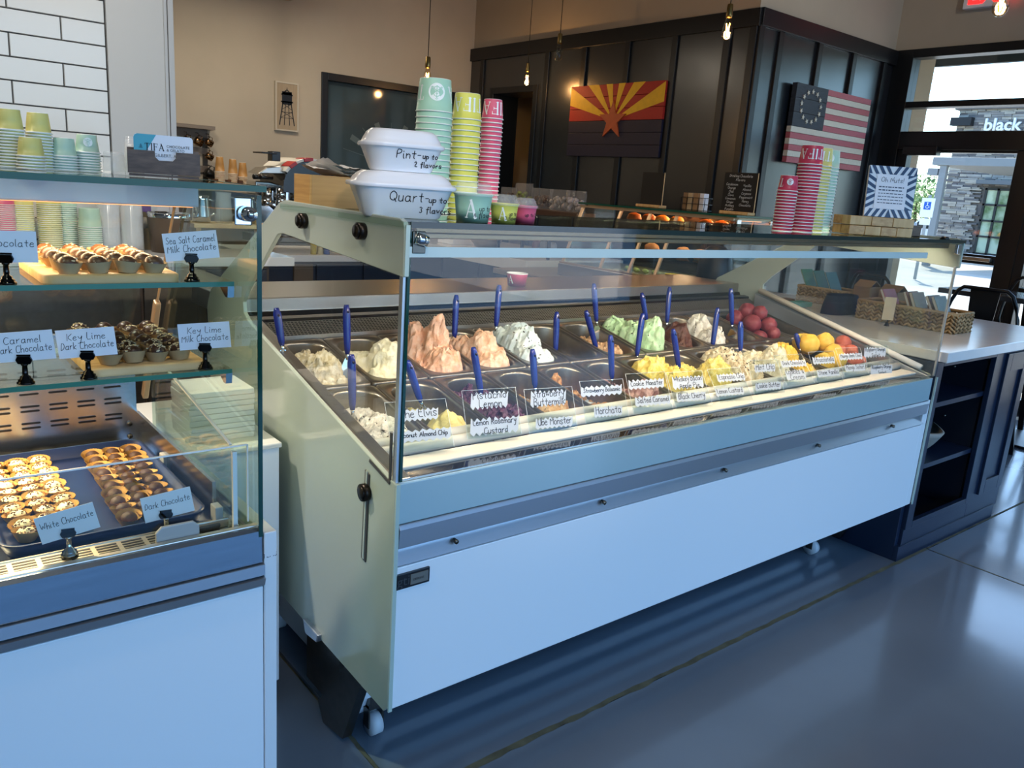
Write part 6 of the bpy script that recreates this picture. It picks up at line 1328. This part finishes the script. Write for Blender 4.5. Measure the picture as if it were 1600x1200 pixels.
# bagged sweets on a brown stand
bs = thing('bag_stand', 'low dark brown stand holding the bagged sweets', 'stand', (4.32,5.0,.95))
MB().box((4.22,4.50,1.27),(4.42,5.62,1.345)).build('tray', mt('stand_brown','#3a2216',.5), bs, .004)
for y in (4.90,5.24,5.56): MB().bar((4.32,y,.951),(4.32,y,1.27),.02,.02).build('leg', BLK, bs)
BAGM = plastic('bag_film',.16,'#c9cbd0',.12)
def bag(y,w,h,cols,label,seed):
    o = thing('sweet_bag', label, 'bag', (4.32,y,1.345), 0, 'bags of sweets on the brown stand'); R = random.Random(seed)
    m = MB(); m.grid(lambda a,b:(4.32+.055*sin(2*pi*a)*(1-b*.9)+.006*R.uniform(-1,1), y+(w/2)*cos(2*pi*a)*(1+.12*b)+.006*R.uniform(-1,1), 1.3465+h*b), 33, 11); m.build('film', BAGM, o, fix=False)
    m = MB()
    for k in range(34):
        c = (4.32+R.uniform(-.03,.03), y+R.uniform(-.40,.40)*w, 1.364+R.uniform(0,.5)*h); m.ball(c,.016,8,6)
    tag(m.build('sweets', mt('sweet_'+cols,cols,.5), o, fix=False), kind='stuff')
bag(5.46,.19,.15,'#3a2218','clear bag of dark brown sweets at the left of the stand',1)
bag(5.26,.20,.19,'#7f8a4a','clear bag of olive green sweets, tallest on the stand',2)
bag(5.03,.23,.16,'#4a3428','clear bag of brown sweets in the stand middle',3)
bag(4.82,.21,.16,'#a5a09b','clear bag of grey candied nuts, rightmost but one',4)
bag(4.63,.20,.16,'#b9b6bd','clear bag of pale wrapped sweets at the right end',5)
# small signs on the pastry case
CHK = mt('chalkboard','#0a0b0d',.7)
def chalk(y,label,lines,h=.235,w=.24):
    o = thing('chalkboard_sign', label, 'sign', (4.40,y,1.4275)); 
    MB().box((4.35,y-.11,1.4275),(4.43,y+.11,1.4475)).build('wood_foot', OAK, o, .004); MB().box((4.385,y-w/2,1.4475),(4.391,y+w/2,1.4475+h)).build('board', CHK, o); MB().box((4.3845,y-w/2-.002,1.4475),(4.3915,y-w/2,1.4475+h)).build('board_edge', OAK, o)
    m = MB(); P = plane_map((4.385,y,1.4475),(0,-1,0),(0,0,1),.0006)
    for t,u,v,s in lines: ink(m, [([(px+u,py+v) for px,py in p],w_) for p,w_ in pen_strokes(t,s,.0018,seed=len(t))], P)
    if lines: m.build('chalk_lettering', mt('chalk_white','#d5dade',.8), o, fix=False)
chalk(3.93,'black board seen edge-on with a wooden foot on the pastry case',[],.22,.20)
chalk(3.20,'chalkboard listing drinking chocolate flavors in two columns on the pastry case',[('Drinking Chocolate',0,.212,.016),('Flavors',0,.188,.016)]+[(t,-.06,.16-.022*k,.015) for k,t in enumerate(('Cardamom','Orange','Chai','Clove','Cinnamon','Ginger','Nutmeg','Pumpkin'))]+[(t,.055,.155-.024*k,.015) for k,t in enumerate(('Vanilla','Almond','Cayenne','Peppermint','Honey','Chocolate'))],.24,.25)
wr = thing('wire_card_rack', 'black wire rack of brown and white cards on the pastry case', 'rack', (4.4,3.53,1.4275))
m = MB(); 
for z in (1.435,1.475,1.515):
    m.tube([(4.36,3.64,z),(4.36,3.44,z),(4.44,3.44,z),(4.44,3.64,z)],.0022,6,closed=True)
for y in (3.44,3.49,3.54,3.59,3.64): m.bar((4.36,y,1.43),(4.36,y,1.515),.003,.003)
m.build('wires', BLK, wr, fix=False)
for k,(y,hc) in enumerate(((3.615,'#8a6a48'),(3.575,'#c2a983'),(3.525,'#a5805a'),(3.475,'#e8e6ea'))):
    o = MB().box((4.37,y-.017,1.4285),(4.42,y+.017,1.545)).build('card_stack', mt('cards'+hc,hc,.7), None, .001, origin=(4.4,y,1.4285)); tag(o, f"{['brown','tan','light brown','white'][k]} card stack in the wire rack on the pastry case",'card','card stacks in the wire rack')
